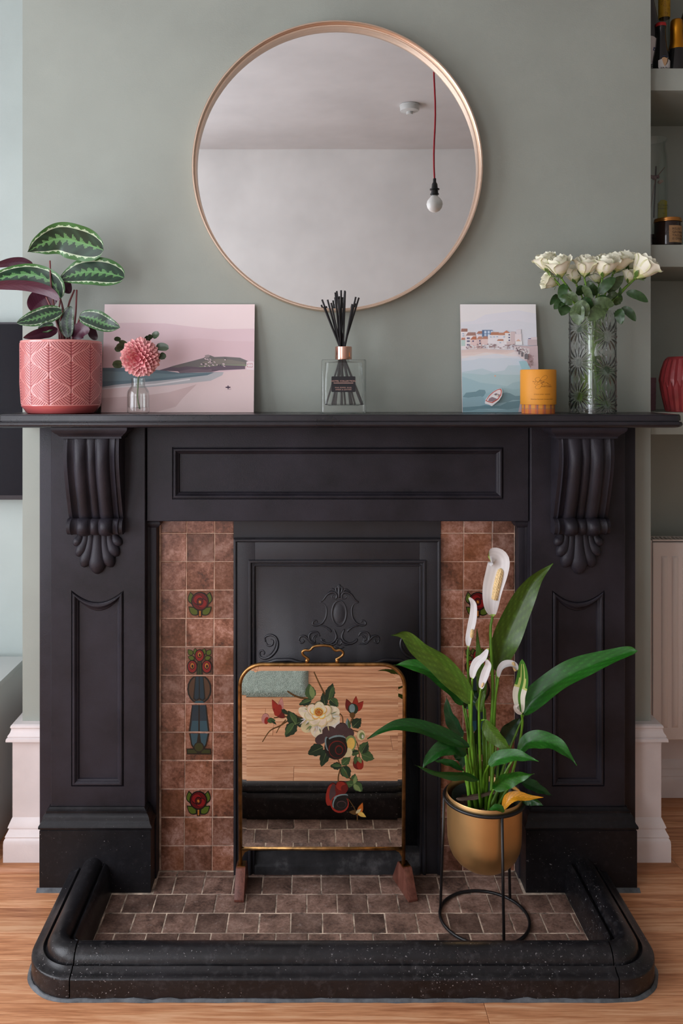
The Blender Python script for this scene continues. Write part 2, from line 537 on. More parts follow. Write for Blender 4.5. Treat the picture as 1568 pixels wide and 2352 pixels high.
added_win = thing('added_window', 'unseen white framed window added in the back wall for frontal light', 'window', ((VX0+VX1)/2, YB - .07, VZ0), kind='structure')
ya, yb = YB - .10, YB - .05; xm = (VX0 + VX1)/2; zm = VZ0 + (VZ1 - VZ0)*.6
fm = MB().box(VX0, VX0 + w, ya, yb, VZ0, VZ1).box(VX1 - w, VX1, ya, yb, VZ0, VZ1).box(VX0, VX1, ya, yb, VZ0, VZ0 + w).box(VX0, VX1, ya, yb, VZ1 - w, VZ1).box(xm - .02, xm + .02, ya, yb, VZ0, VZ1).box(VX0, VX1, ya, yb, zm - .02, zm + .02)
fm.build('window_frame', M['gloss_white'], added_win)
for (xa, xb) in ((VX0 + w, xm - .02), (xm + .02, VX1 - w)):
    for (za, zb) in ((VZ0 + w, zm - .02), (zm + .02, VZ1 - w)):
        MB().poly([(xa, YB - .076, za), (xb, YB - .076, za), (xb, YB - .076, zb), (xa, YB - .076, zb)]).build('pane', M['pane'], added_win)

# tall skirting wrapped round the chimney breast corners, and quadrant bead at its foot
SKP = [(0, .392), (.020, .391), (.0245, .388), (.0255, .383), (.0235, .3805), (.0235, .377), (.0255, .370), (.0305, .363), (.0312, .3605), (.029, .359),
       (.031, .3575), (.0335, .356), (.0345, .352), (.0345, .3476), (.0205, .3476), (.0205, .34), (.0205, .137), (.022, .1345), (.030, .115), (.0305, .1115), (.0275, .110),
       (.0285, .106), (.035, .093), (.0362, .090), (.0348, .087), (.037, .084), (.0388, .080), (.0395, .07), (.0395, .0), (0, 0)]
def skirt(path_fn, name, mat, label, cat, prof):
    L = [[(px, py, z) for px, py in path_fn(d)] for d, z in prof]
    mb = MB().loops(L, closed=False)
    L2 = L[::]
    n = len(L2)
    a = mb.pts([l[0] for l in L2]); mb.face(a)
    b = mb.pts([l[-1] for l in L2]); mb.face(b[::-1])
    return structure(mb, name, mat, label, cat, smooth=True, angle=28)
def shift(prof, z): return [(d, max(zz, z)) for d, zz in prof]
SK = shift(SKP, FZ)
skirt(lambda d: [(-.79, -d), (-BX - d, -d), (-BX - d, YA)], 'baseboard_left', M['gloss_white'], 'tall white moulded skirting left of the fireplace', 'skirting', SK)
skirt(lambda d: [(.79, -d), (BX + d, -d), (BX + d, YA)], 'baseboard_right', M['gloss_white'], 'tall white moulded skirting right of the fireplace', 'skirting', SK)
skirt(lambda d: [(BX + .042, YA - d), (XR, YA - d)], 'baseboard_right_alcove', M['gloss_white'], 'white skirting under the radiator in the right alcove', 'skirting', SK)
skirt(lambda d: [(XL, YA - d), (-BX - .042, YA - d)], 'baseboard_left_alcove', M['gloss_white'], 'white skirting behind the television cabinet', 'skirting', SK)
QP = [(.038, .0235)] + [(.038 + .024*math.sin(a), FZ + .0185*math.cos(a)) for a in [math.radians(k*15) for k in range(7)]] + [(.0625, FZ), (.038, FZ)]
skirt(lambda d: [(-.80, -d), (-BX - d, -d), (-BX - d, YA - .05)], 'trim_1', M['quadwood'], 'oak quadrant bead at the foot of the left skirting', 'trim', QP)
skirt(lambda d: [(.80, -d), (BX + d, -d), (BX + d, YA - .05)], 'trim_2', M['quadwood'], 'oak quadrant bead at the foot of the right skirting', 'trim', QP)
skirt(lambda d: [(BX + .07, YA - d), (XR, YA - d)], 'trim_3', M['quadwood'], 'oak quadrant bead under the radiator', 'trim', QP)

# ================================================================== FIREPLACE SURROUND
sur = thing('fireplace_surround', 'black painted slate fireplace surround with scrolled corbels and mantel shelf', 'fireplace', (0, -.05, 0))
MZ = 1.2445       # mantel top
JF = -.110        # jamb front plane
# mantel shelf: moulded edge swept round front and both ends
MP = [(.000, MZ), (.0, MZ - .0015), (.0015, MZ - .003), (.002, MZ - .0155), (-.001, MZ - .0165), (-.001, MZ - .0175), (.003, MZ - .0185), (.005, MZ - .0215), (.0055, MZ - .025), (.004, MZ - .029), (.0005, MZ - .032), (-.005, MZ - .0335)]
def mloop(d, z, hx=.860, yf=-.208):
    c = .012
    return [(-hx - d, 0, z), (-hx - d, yf + c - d, z), (-hx + c - d, yf - d, z), (hx - c + d, yf - d, z), (hx + d, yf + c - d, z), (hx + d, 0, z)]
L = [mloop(-.05, MZ)] + [mloop(d, z) for d, z in MP] + [mloop(-.07, MZ - .0335)]
L[0] = mloop(-.002, MZ)
mb = MB().loops(L, True, True, True)
mb.build('mantel_shelf', M['mantel'], sur, smooth=True, angle=35)

def arch_loop(x0, x1, z0, z1, sag, y, k=10):
    """rectangle whose top edge sags in the middle"""
    r = rect_loop(x0, x1, z0, z1, y, k)
    out = []
    for i, (x, yy, z) in enumerate(r):
        if abs(z - z1) < 1e-9 and sag:
            u = (x - (x0+x1)/2) / ((x1-x0)/2)
            z = z1 - sag * (1 - u*u)
        elif z > z0 + 1e-9 and sag:
            pass
        out.append((x, yy, z))
    return out
PROF = [(0, 0), (.0008, -.005), (.0022, -.005), (.003, .001), (.0055, .0035), (.009, .0035), (.0125, .0005), (.0145, -.003), (.017, -.0045), (.019, -.0095), (.0205, -.0095)]
for s, side in ((-1, 'left'), (1, 'right')):
    # back slab, a little wider than the front slab
    x0, x1 = sorted((s*.795, s*.500))
    MB().box(x0, x1, -.075, -.001, 0, 1.211).build('back_slab', M['slate'], sur, bevel=.0015)
    x0, x1 = sorted((s*.7545, s*.5065))
    pz0, pz1 = .2635, .7795
    px0, px1 = sorted((s*.7005, s*.5625))
    LL = [rect_loop(x0, x1, .17, 1.211, -.07, 10), rect_loop(x0, x1, .17, 1.211, JF + .0015, 10), rect_loop(x0 + .0015, x1 - .0015, .17, 1.2095, JF, 10)]
    for d, h in PROF:
        LL.append(arch_loop(px0 + d, px1 - d, pz0 + d, pz1 - d*1.6, .030 - d*.2, JF - h, 10))
    MB().loops(LL, True, False, True).build('jamb', M['slate'], sur, smooth=True, angle=24)
    # plinth block with ogee top
    x0, x1 = sorted((s*.776, s*.487))
    prof = [(0, 0), (0, .160), (.0018, .1615), (.0018, .164), (-.002, .165), (-.003, .169), (-.002, .173), (.002, .178), (.005, .186), (.006, .192), (.010, .198), (.013, .200), (.013, .205), (.017, .207), (.021, .212)]
    L = []
    for d, z in prof:
        L.append([(x0 + d, -.04, z), (x0 + d, -.136 + d, z), (x1 - d, -.136 + d, z), (x1 - d, -.04, z)])
    MB().loops(L, True, True, True).build('plinth', M['plinthm'], sur, smooth=True, angle=28)
    # narrow inner slip with its little cap
    x0, x1 = sorted((s*.5065, s*.4835))
    mb = MB().box(x0, x1, -.074, -.03, 0, .945)
    mb.build('inner_slip', M['slate'], sur, bevel=.0015)
    x0, x1 = sorted((s*.5065, s*.474))
    mb = MB(); L = []
    for d, z in [(.006, .938), (.002, .942), (-.001, .947), (-.001, .953), (.002, .958)]:
        e = -d if s > 0 else 0; g = -d if s < 0 else 0
        L.append([(x0 - e*0 + (d if s > 0 else 0), -.02, z), (x0 + (d if s > 0 else 0), -.080 + d, z), (x1 - (d if s < 0 else 0), -.080 + d, z), (x1 - (d if s < 0 else 0), -.02, z)])
    mb.loops(L, True, True, True).build('slip_cap', M['slate'], sur, smooth=True, angle=35)
# frieze with long moulded panel
FY = -.098
x0, x1, z0, z1 = -.5045, .5045, .9585, 1.211
p0, p1 = at(392, 1147, FY), at(1162, 1027, FY)
LL = [rect_loop(x0, x1, z0, z1, -.02, 4), rect_loop(x0, x1, z0, z1, FY + .0015, 4), rect_loop(x0 + .0015, x1 - .0015, z0 + .0015, z1, FY, 4)]
for d, h in PROF:
    LL.append(rect_loop(-.4375 + d, .4375 - d, p0.z + d, p1.z - d, FY - h*1.1, 4))
MB().loops(LL, True, False, True).build('frieze', M['slate'], sur, smooth=True, angle=24)

# corbels: S-curved, reeded console with a scroll foot and a shell below
def corb_h(u):
    a = abs(u)
    if a > .86: return -.001
    if a < .17: return .008*math.sqrt(max(0, 1 - (a/.17)**2)) - .004
    if a < .64:
        q = (a - .40)/.24
        return .013*math.sqrt(max(0, 1 - q*q)) - .004
    q = (a - .64)/.22
    return -.004 + .007*q*q
CT, CB0, CB1 = 1.1856, .972, .930
def corb_p(t):
    """projection from jamb face, t from top 0 to the scroll 1"""
    return .066 + .016*math.sin(min(1, t*2.2)*math.pi/2)*math.cos(t*math.pi/2)**.5 - .050*(t**1.6)*(1.25 - .25*t) + .018*max(0, t-.72)**1.5
for s in (-1, 1):
    cx = s*.6305; hw = .0705
    NU, NV = 68, 40
    us = [-1 + 2*k/NU for k in range(NU+1)]
    L = []
    for j in range(NV + 1):
        t = j/NV; z = CT + (CB0 - CT)*t
        p = corb_p(t); k = min(1, .35 + t*2.5) if t < .26 else 1
        L.append([(cx + u*hw*(1 - .0*t), JF - max(.004, p + 1.5*corb_h(u)*k), z) for u in us])
    p_end = corb_p(1)
    # scroll roll
    R = (CB0 - CB1)/2
    for j in range(0, 19):
        a = math.radians(75 - j*10.5)
        zc = (CB0 + CB1)/2
        fat = 1.0
        L.append([(cx + u*hw*1.02, JF - max(.002, .018 + (R*1.0 + corb_h(u)*1.5)*math.cos(a) + .004), zc + (R + max(0, corb_h(u))*.45)*math.sin(a)) for u in us])
    L.append([(cx + u*hw*1.02, JF + .002, CB1 + .002) for u in us])
    mb = MB()
    mb.loops(L, False)
    # sides
    for idx in (0, -1):
        ring = [l[idx] for l in L]
        ring += [(ring[-1][0], JF + .002, ring[-1][2]), (ring[0][0], JF + .002, ring[0][2])]
        mb.poly(ring)
    mb.poly([(cx - hw, JF + .002, CT)] + L[0] + [(cx + hw, JF + .002, CT)])
    co = mb.build('corbel', M['slate'], sur, smooth=True, angle=50)
    # shell: seven lobes fanned from under the scroll
    mb = MB()
    for sx, ex, ez, r1 in [(.046, .0545, -.030, .0125), (.031, .0470, -.056, .0150), (.0175, .0330, -.082, .0175), (0, 0, -.094, .0230)]:
        for q in ((-1, 1) if sx else (1,)):
            def lobe(u, v, sx=sx*q, ex=ex*q, ez=ez, r1=r1):
                t = v; om = 1 - t
                # centre line: drops straight, then swings outwards
                x = om*om*sx + 2*om*t*(sx*.92) + t*t*ex; z = om*om*0 + 2*om*t*(ez*.55) + t*t*ez
                dx = 2*om*(sx*.92 - sx) + 2*t*(ex - sx*.92); dz = 2*om*(ez*.55) + 2*t*(ez - ez*.55)
                ln = math.hypot(dx, dz) or 1; tx, tz = dx/ln, dz/ln; nx, nz = -tz, tx
                r = r1*1.16*(.46 + .54*t**1.5)
                end = 0
                if t > .80:
                    k = (t - .80)/.20; end = r1*.9*math.sin(k*math.pi/2); r *= math.cos(k*math.pi/2*.985)
                a_ = math.pi*u
                lift = r*.92*math.sin(a_) + (.003 + .004*t if 0 < u < 1 else 0)*(1 if t < .99 else 0)
                return (cx + x + nx*r*math.cos(a_) + tx*end, JF - lift + .002, CB1 + .006 + z + nz*r*math.cos(a_) + tz*end)
            mb.grid(lobe, 12, 26)
    mb.build('shell', M['slate'], co, smooth=True)
    # stepped cap above the corbel
    L = []
    for d, z in [(.078, CT - .003), (.078, CT + .002), (.082, CT + .005), (.084, CT + .008), (.088, CT + .010), (.094, CT + .016), (.096, CT + .021), (.096, 1.211)]:
        L.append([(cx - d, JF + .001, z), (cx - d, JF - d + .004, z), (cx + d, JF - d + .004, z), (cx + d, JF + .001, z)])
    MB().loops(L, True, True, True).build('corbel_cap', M['slate'], sur, smooth=True, angle=35)

# ================================================================== CAST IRON INSERT
ins = thing('fireplace_insert', 'black cast iron fireplace insert with cartouche hood and wavy arched opening', 'fireplace insert', (0, -.03, 0))
IY = -.052
mb = MB()
IX = .2795
mb.box(-IX, -.222, IY, -.005, 0, .905).box(.222, IX, IY, -.005, 0, .905).box(-.2219, .2219, IY, -.005, .830, .905)
mb.build('frame_plate', M['iron'], ins, bevel=.0012)
MB().box(-IX - .001, IX + .001, IY + .012, -.004, .9045, .9585).build('top_band', M['iron'], ins)
def ridge(hx, top, wd, name, y=IY, h=.004):
    mb = MB(); prof = [(0, 0), (.0006, h*.7), (wd*.3, h), (wd*.7, h), (wd, h*.5), (wd + .0008, 0)]
    L = []
    for d, hh in prof:
        L.append([(-hx + d, y - hh, 0), (-hx + d, y - hh, top - d), (hx - d, y - hh, top - d), (hx - d, y - hh, 0)])
    mb.loops(L, False)
    return mb.build(name, M['iron'], ins, smooth=True, angle=35)
ridge(.2795, .9045, .009, 'outer_moulding', IY, .005)
ridge(.2395, .8475, .009, 'inner_moulding', IY, .006)
ridge(.2265, .8345, .004, 'hood_bead', IY + .0, .003)
# hood: bowed plate with a wavy lower edge
HX, HT = .226, .832
def hood_edge(u):
    x = abs(u)            # -1..1
    pts = [(0, .5665), (.18, .569), (.42, .584), (.56, .5905), (.70, .5875), (.85, .576), (1.0, .560)]
    for (a, b), (c, d) in zip(pts[:-1], pts[1:]):
        if x <= c:
            t = (x - a)/(c - a); t = t*t*(3 - 2*t)
            return b + (d - b)*t
    return pts[-1][1]
def hood_pt(u, v):
    q = 2*u - 1
    z = HT + (hood_edge(q) - HT)*v
    bow = .040*(v**1.5)*(1 - abs(q)**2.4) + .010*v*(1-abs(q)**6)
    return (q*HX, IY + .006 - bow, z)
mb = MB().grid(hood_pt, 56, 24)
mb.grid(lambda u, v: Vector(hood_pt(u, v)) + Vector((0, .012, 0)), 56, 24)
mb.build('hood', M['iron'], ins, smooth=True)
MB().tube([Vector(hood_pt(k/56, 1)) + Vector((0, -.001, -.002)) for k in range(57)], .0055, 8).build('hood_rim', M['iron'], ins, smooth=True)
# cast ornament: strokes drawn on the hood, mirrored about the centre
def hood_at(px, py):
    """nearest hood surface point seen at a photo pixel"""
    y_ = IY
    for _ in range(5):
        p = at(px, py, y_)
        u = min(1, max(0, (p.x/HX + 1)/2)); e = hood_edge(2*u - 1); v = min(1, max(0, (HT - p.z)/(HT - e)))
        y_ = hood_pt(u, v)[1]
    return at(px, py, y_)
strokes = [
 ([(640,605),(665,590),(695,550),(735,533),(762,552),(757,580),(732,577),(726,560),(740,553)], 5.5),
 ([(640,605),(676,622),(690,660),(685,710),(665,748),(640,766),(612,772),(590,766),(594,744),(614,738),(622,752)], 5.0),
 ([(780,575),(779,530),(777,478)], 7.0), ([(776,548),(758,520),(760,492)], 5.5), ([(770,556),(735,512),(700,530)], 4.0), ([(780,480),(768,498),(776,515)], 4.0),
 ([(640,775),(678,782),(704,800),(722,818),(708,795),(690,792)], 4.5),
 ([(742,800),(760,850),(745,885),(705,905),(662,890),(652,872),(675,878)], 5.5),
 ([(640,850),(622,822),(580,824),(562,850),(572,884),(606,896),(600,868),(618,850)], 5.0), ([(606,896),(590,870),(604,846),(628,838)], 3.5),
 ([(490,880),(500,854),(532,850),(562,878),(590,905),(640,905)], 5.0), ([(490,880),(505,900),(526,888),(516,872)], 4.0),
 ([(700,905),(735,912),(760,895),(775,870)], 4.5), ([(745,930),(780,936)], 4.0),
 ([(250,890),(247,858),(285,842),(322,858),(338,900),(328,950),(292,992),(250,1010),(214,1000),(207,968),(226,952),(242,968),(236,982)], 6.0),
 ([(250,890),(268,918),(298,912),(304,884),(286,872)], 4.5), ([(325,880),(316,930),(286,975),(256,992)], 3.5)]
mbs = [MB(), MB(), MB()]
def crop7(c): return (530 + .3189*c[0], 1190 + .3189*c[1])
for si, (pts, r) in enumerate(strokes):
    for mir in (0, 1):
        mb = mbs[0] if si < len(strokes) - 3 else mbs[1 + mir]
        ps = []
        for c in pts:
            px, py = crop7(c)
            if mir: px = 2*778.7 - px
            ps.append(hood_at(px, py))
        sm = catmull(ps, len(ps)*4)
        r0 = r*.3189*m_per_px(IY)*1.75
        n = len(sm)
        mb.tube(sm, [r0*(.55 + .45*math.sin(math.pi*min(1, (k+1)/n*1.1))) for k in range(n)], 6)
orn = mbs[0].build('cast_ornament', M['iron'], ins, smooth=True)
for q in (1, 2): mbs[q].build('corner_scroll', M['iron'], ins, smooth=True)
mb = MB()
cxp, cyp = crop7((780, 685))
for k in range(1):
    ring = [hood_at(cxp + 16.5*math.cos(a), cyp + 29*math.sin(a)) for a in [2*math.pi*j/36 for j in range(37)]]
    mb.tube(ring, .0036, 6, caps=False)
L = []
for q, h in ((.98, 0), (.7, .0025), (.3, .0038), (.01, .004)):
    L.append([hood_at(cxp + 16.5*q*math.cos(a), cyp + 29*q*math.sin(a)) + Vector((0, -h, 0)) for a in [2*math.pi*j/28 for j in range(28)]])
mb.loops(L, True, False, True)
c2 = crop7((778, 892))
mb.tube([hood_at(c2[0] + 6*math.cos(a), c2[1] + 7*math.sin(a)) for a in [2*math.pi*j/20 for j in range(21)]], .0022, 6, caps=False)
# plain raised field of the cartouche
fld = [(650,612),(690,560),(735,545),(780,575),(825,545),(870,560),(910,612),(872,640),(868,700),(895,755),(840,775),(780,830),(720,775),(665,755),(690,700),(686,640)]
a_ = mb.pts([hood_at(*crop7(c)) + Vector((0, -.0015, 0)) for c in fld]); b_ = mb.pts([hood_at(*crop7((780, 690))) + Vector((0, -.002, 0))])
for k in range(len(a_)): mb.face((a_[k], a_[(k+1) % len(a_)], b_[0]))
mb.build('cartouche', M['iron'], orn, smooth=True)
# firebox behind the opening
mb = MB()
f0 = [(-.222, -.01, 0), (-.15, .22, 0), (.15, .22, 0), (.222, -.01, 0)]
f1 = [(-.222, -.01, .70), (-.15, .22, .62), (.15, .22, .62), (.222, -.01, .70)]
mb.loops([f0, f1], False); mb.poly(f1); mb.poly(f0)
mb.build('firebox', M['soot'], ins, recalc=False)
L = []
for z, yf in ((0, IY - .004), (.022, IY - .004), (.026, IY + .002), (.055, IY + .006), (.060, IY + .03)):
    L.append([(-.2225 + .445*k/24, yf + .002*noise.noise(Vector((k*.6, z*30, 1))), z) for k in range(25)])
MB().loops(L, False).build('ash_front', M['ash'], ins, smooth=True, angle=30)

# ================================================================== WALL TILE PANELS
TY = -.035
rose_tile_cols = dict(k=lin((14, 14, 12)), r=lin((128, 20, 22)), r2=lin((92, 10, 14)), g=lin((78, 92, 26)), o=lin((176, 104, 40)), bl=lin((24, 46, 58)), bl2=lin((38, 76, 88)), g2=lin((44, 52, 20)), br=lin((78, 52, 34)))
def ell(cx, cy, rx, ry, ang=0, n=18, a0=0, a1=360):
    ca, sa = math.cos(math.radians(ang)), math.sin(math.radians(ang))
    r = []
    for k in range(n + (0 if a1 - a0 == 360 else 1)):
        t = math.radians(a0 + (a1-a0)*k/n); x, y_ = rx*math.cos(t), ry*math.sin(t)
        r.append((cx + x*ca - y_*sa, cy + x*sa + y_*ca))
    return r
def leafsh(cx, cy, ln, wd, ang, n=10):
    """pointed leaf polygon, tip towards ang degrees"""
    ca, sa = math.cos(math.radians(ang)), math.sin(math.radians(ang)); r = []
    for k in range(n+1):
        t = k/n; r.append((-ln/2 + ln*t, wd/2*math.sin(math.pi*t**.8)))
    for k in range(n-1, 0, -1):
        t = k/n; r.append((-ln/2 + ln*t, -wd/2*math.sin(math.pi*t**.8)))
    return [(cx + x*ca - y_*sa, cy + x*sa + y_*ca) for x, y_ in r]
def shrink(poly, f):
    cx = sum(p[0] for p in poly)/len(poly); cy = sum(p[1] for p in poly)/len(poly)
    return [(cx + (x-cx)*f, cy + (y_-cy)*f) for x, y_ in poly]
def motif_rose():
    C = rose_tile_cols; P = []
    for lf in (leafsh(.17, .74, .50, .30, 100), leafsh(.83, .74, .50, .30, 80), leafsh(.24, .26, .50, .30, 140), leafsh(.76, .26, .50, .30, 40)):
        P.append((lf, C['k'])); P.append((shrink(lf, .80), C['g']))
    P += [([(.44, .02), (.56, .02), (.56, .3), (.44, .3)], C['k']), ([(.47, .05), (.53, .05), (.53, .3), (.47, .3)], C['o'])]
    P += [(ell(.5, .62, .345, .36), C['k']), (ell(.5, .62, .30, .315), C['r2']), (ell(.43, .68, .20, .19, 30), C['k']), (ell(.43, .69, .18, .165, 30), C['r']),
          (ell(.58, .55, .19, .17, 30), C['k']), (ell(.59, .54, .17, .15, 30), C['r']), (ell(.5, .61, .13, .15), C['k']), (ell(.5, .61, .10, .115), C['r2']), (ell(.5, .60, .065, .085, 20), C['k']), (ell(.5, .60, .045, .062, 20), C['o'])]
    return P
def motif_three():
    C = rose_tile_cols; P = []
    for lf in (leafsh(.14, .84, .30, .22, 130), leafsh(.34, .86, .30, .2, 100), leafsh(.86, .84, .30, .22, 50), leafsh(.66, .86, .30, .2, 80), leafsh(.18, .63, .3, .2, 160), leafsh(.82, .63, .3, .2, 20)):
        P.append((lf, C['k'])); P.append((shrink(lf, .78), C['g']))
    P += [([(.38, 0), (.62, 0), (.58, .5), (.42, .5)], C['k']), ([(.42, 0), (.49, 0), (.49, .5), (.45, .5)], C['g2']), ([(.51, 0), (.58, 0), (.55, .5), (.51, .5)], C['g2'])]
    for cx, cy, rx, ry in ((.5, .72, .19, .24), (.22, .30, .20, .26), (.78, .30, .20, .26)):
        P += [(ell(cx, cy, rx, ry), C['k']), (ell(cx, cy, rx*.82, ry*.84), C['r']), (ell(cx, cy + .03, rx*.5, ry*.5), C['k']), (ell(cx, cy + .04, rx*.38, ry*.4), C['o']), (ell(cx + .01, cy + .02, rx*.2, ry*.24), C['k'])]
    return P
def motif_v1():
    C = rose_tile_cols
    return [(ell(.5, .52, .47, .56), C['k']), (ell(.5, .52, .41, .50), C['br']), ([(.34, 1), (.66, 1), (.74, .15), (.62, .06), (.5, .14), (.38, .06), (.26, .15)], C['k']),
            ([(.37, 1), (.48, 1), (.48, .2), (.38, .12), (.31, .2)], C['bl']), ([(.52, 1), (.63, 1), (.69, .2), (.62, .12), (.52, .2)], C['bl']),
            ([(.3, 0), (.7, 0), (.62, .08), (.38, .08)], C['bl2'])]
def motif_v2():
    C = rose_tile_cols
    return [([(.22, 1), (.78, 1), (.90, 0), (.10, 0)], C['k']), ([(.26, 1), (.47, 1), (.47, 0), (.16, 0)], C['bl']), ([(.53, 1), (.74, 1), (.84, 0), (.53, 0)], C['bl']), ([(.24, .4), (.47, .4), (.47, 0), (.17, 0)], C['bl2']), ([(.53, .4), (.79, .4), (.84, 0), (.53, 0)], C['bl2'])]
def motif_v3():
    C = rose_tile_cols; P = [([(.12, 1), (.90, 1), (.80, .55), (.66, .30), (.36, .30), (.20, .55)], C['k']), ([(.18, 1), (.47, 1), (.40, .55), (.34, .45), (.24, .6)], C['bl2']), ([(.54, 1), (.84, 1), (.76, .6), (.66, .45), (.6, .55)], C['bl2']),
         ([(.03, .42), (.3, .44), (.5, .36), (.7, .44), (.97, .42), (.97, .2), (.03, .2)], C['k']), ([(.07, .38), (.3, .39), (.42, .33), (.42, .25), (.07, .25)], C['g2']), ([(.93, .38), (.7, .39), (.6, .33), (.6, .25), (.93, .25)], C['g2'])]
    P += [(ell(.5, .48, .2, .2), C['k']), (ell(.5, .48, .16, .16), C['g2'])]
    return P
def add_flat(mb, polys, place, d=.00012, t0=.0003):
    """layers of coloured flat shapes stacked a hair apart; place(x, y, h) -> point"""
    for k, (p, c) in enumerate(polys):
        mb.cur = c
        mb.poly([place(x, y_, t0 + d*k) for x, y_ in p])
    mb.cur = None
def tile_mesh(w, h, depth, mat, bev=.0016):
    mb = MB().box(-w/2, w/2, -depth, 0, -h/2, h/2)
    me = bpy.data.meshes.new('tile'); me.from_pydata([tuple(p) for p in mb.v], [], mb.f)
    bm = bmesh.new(); bm.from_mesh(me)
    bmesh.ops.recalc_face_normals(bm, faces=bm.faces)
    bmesh.ops.bevel(bm, geom=[e for e in bm.edges if all(v.co.y < -depth + 1e-6 for v in e.verts)], offset=bev, segments=1, affect='EDGES')
    bm.to_mesh(me); bm.free(); me.materials.append(mat); return me
JOINTS = [.9575, .9163] + [.9163 - .0771*k for k in range(1, 12)] + [.0]
SPEC = {3: motif_rose, 5: motif_three, 6: motif_v1, 7: motif_v2, 8: motif_v3, 10: motif_rose}
tile_cache = {}
rt = random.Random(3)
for s, edges in ((-1, (-.4785, -.4075, -.3315, -.2790)), (1, (.2795, .3434, .4210, .4815))):
    lab = 'left panel of brown mottled tiles with red rose and blue stem motifs' if s < 0 else 'right panel of brown mottled tiles half hidden behind the peace lily'
    pan = thing('tile_panel', lab, 'tile panel', ((edges[0] + edges[3])/2, TY, 0), 'tiled slips beside the insert')
    MB().box(edges[0] - .004, edges[3] + .001, TY - .0016, -.002, 0, .9575).build('grout_bed', M['grout'], pan)
    for r in range(len(JOINTS) - 1):
        zt, zb = JOINTS[r], JOINTS[r+1]
        lean = (-.0075 if s < 0 else -.003)*(1 - zb/.95)
        for c in range(3):
            xa = edges[c] + (lean if c > 0 else 0); xb = edges[c+1] + (lean if c < 2 else 0)
            w_, h_ = xb - xa - .0016, zt - zb - .0016
            key = (round(w_, 3), round(h_, 3))
            if key not in tile_cache: tile_cache[key] = tile_mesh(w_, h_, .006, M['wtile'])
            o = link_mesh('tile', tile_cache[key], pan, ((xa + xb)/2, TY + .003 + rt.uniform(-.0006, .0006), (zt + zb)/2))
            o.rotation_euler = (rt.uniform(-.006, .006), rt.uniform(-.004, .004), rt.uniform(-.006, .006))
            if c == 1 and r in SPEC:
                mb = MB(); bx, bz = (xa + xb)/2 - w_/2 + .002, (zt + zb)/2 - h_/2 + .002
                w2, h2 = w_ - .004, h_ - .004
                add_flat(mb, SPEC[r](), lambda x, y_, h: (bx + x*w2, TY - .0036 - h, bz + min(1, max(0, y_))*h2), .00008)
                mo = mb.build('motif', M['artgloss'], o, recalc=False)

# ================================================================== HEARTH
hea = thing('hearth', 'hearth of worn brown square tiles laid in half bond', 'hearth', (0, -.3, 0))
MB().box(-.595, .595, -.50, -.004, -.03, -.0012).build('mortar_bed', M['hgrout'], hea)
ht_cache = {}
def htile(x0, x1, y0, y1):
    w_, d_ = x1 - x0 - .0022, y1 - y0 - .0022
    if w_ < .008: return
    key = (round(w_, 3), round(d_, 3))
    if key not in ht_cache:
        mb = MB().box(-w_/2, w_/2, -d_/2, d_/2, -.006, 0)
        me = bpy.data.meshes.new('tile'); me.from_pydata([tuple(p) for p in mb.v], [], mb.f)
        bm = bmesh.new(); bm.from_mesh(me); bmesh.ops.recalc_face_normals(bm, faces=bm.faces)
        bmesh.ops.bevel(bm, geom=[e for e in bm.edges if all(v.co.z > -1e-6 for v in e.verts)], offset=.0014, segments=1, affect='EDGES')
        bm.to_mesh(me); bm.free(); me.materials.append(M['htile']); ht_cache[key] = me
    o = link_mesh('tile', ht_cache[key], hea, ((x0 + x1)/2, (y0 + y1)/2, rt.uniform(-.0007, .0003)))
    o.rotation_euler = (rt.uniform(-.008, .008), rt.uniform(-.008, .008), rt.uniform(-.008, .008))
rowsY = [(-.0635, -.044, .030), (-.1415, -.0640, -.0057), (-.2195, -.1420, .0345), (-.2970, -.2200, -.0043), (-.3745, -.2975, .0380), (-.4300, -.3750, -.0010)]
rowsY[0] = (-.0640, -.040, .034)
for k, (ya, yb, ox) in enumerate(rowsY):
    lim = .4815 if k <= 1 else .588
    offs = [.034, -.044, -.0043, -.043, -.0005, -.043][k]
    x = offs - .0775*12
    while x < lim:
        htile(max(x, -lim), min(x + .0775, lim), ya, yb)
        x += .0775

# ================================================================== KERB (FENDER)
ker = thing('hearth_kerb', 'low black moulded hearth kerb with rounded front corners', 'hearth kerb', (0, -.45, 0))
KP = [(0, .0), (0, .046), (.0005, .0495), (.003, .0515), (.010, .0530), (.018, .0560), (.0225, .0600), (.0250, .0620), (.0270, .0610), (.0282, .0570), (.0310, .0560), (.0325, .0600), (.0340, .0670), (.0385, .0760), (.046, .0828), (.055, .0872), (.064, .0880), (.073, .0860), (.080, .0805), (.0835, .0730), (.0845, .0640), (.0872, .0625), (.0890, .0690), (.0935, .0725), (.0985, .0690), (.1025, .0610), (.1060, .0480), (.110, .0)]
KO, KFY, KI = .700, -.528, .110
def ksec(w, z): return w, z
mb = MB()
L = [[(x, KFY + w, z) for w, z in KP] for x in [-.5850 + 1.170*k/40 for k in range(41)]]
for l in L:
    for i in range(len(l)):
        n_ = noise.noise(Vector((l[i][0]*9, l[i][2]*40, 3)))*.0005
        l[i] = (l[i][0], l[i][1] + n_, l[i][2] + (n_ if l[i][2] > .01 else 0))
mb.loops(L, False); mb.poly(L[0]); mb.poly(L[-1])
mb.build('front_rail', M['iron_dusty'], ker, smooth=True, angle=50)
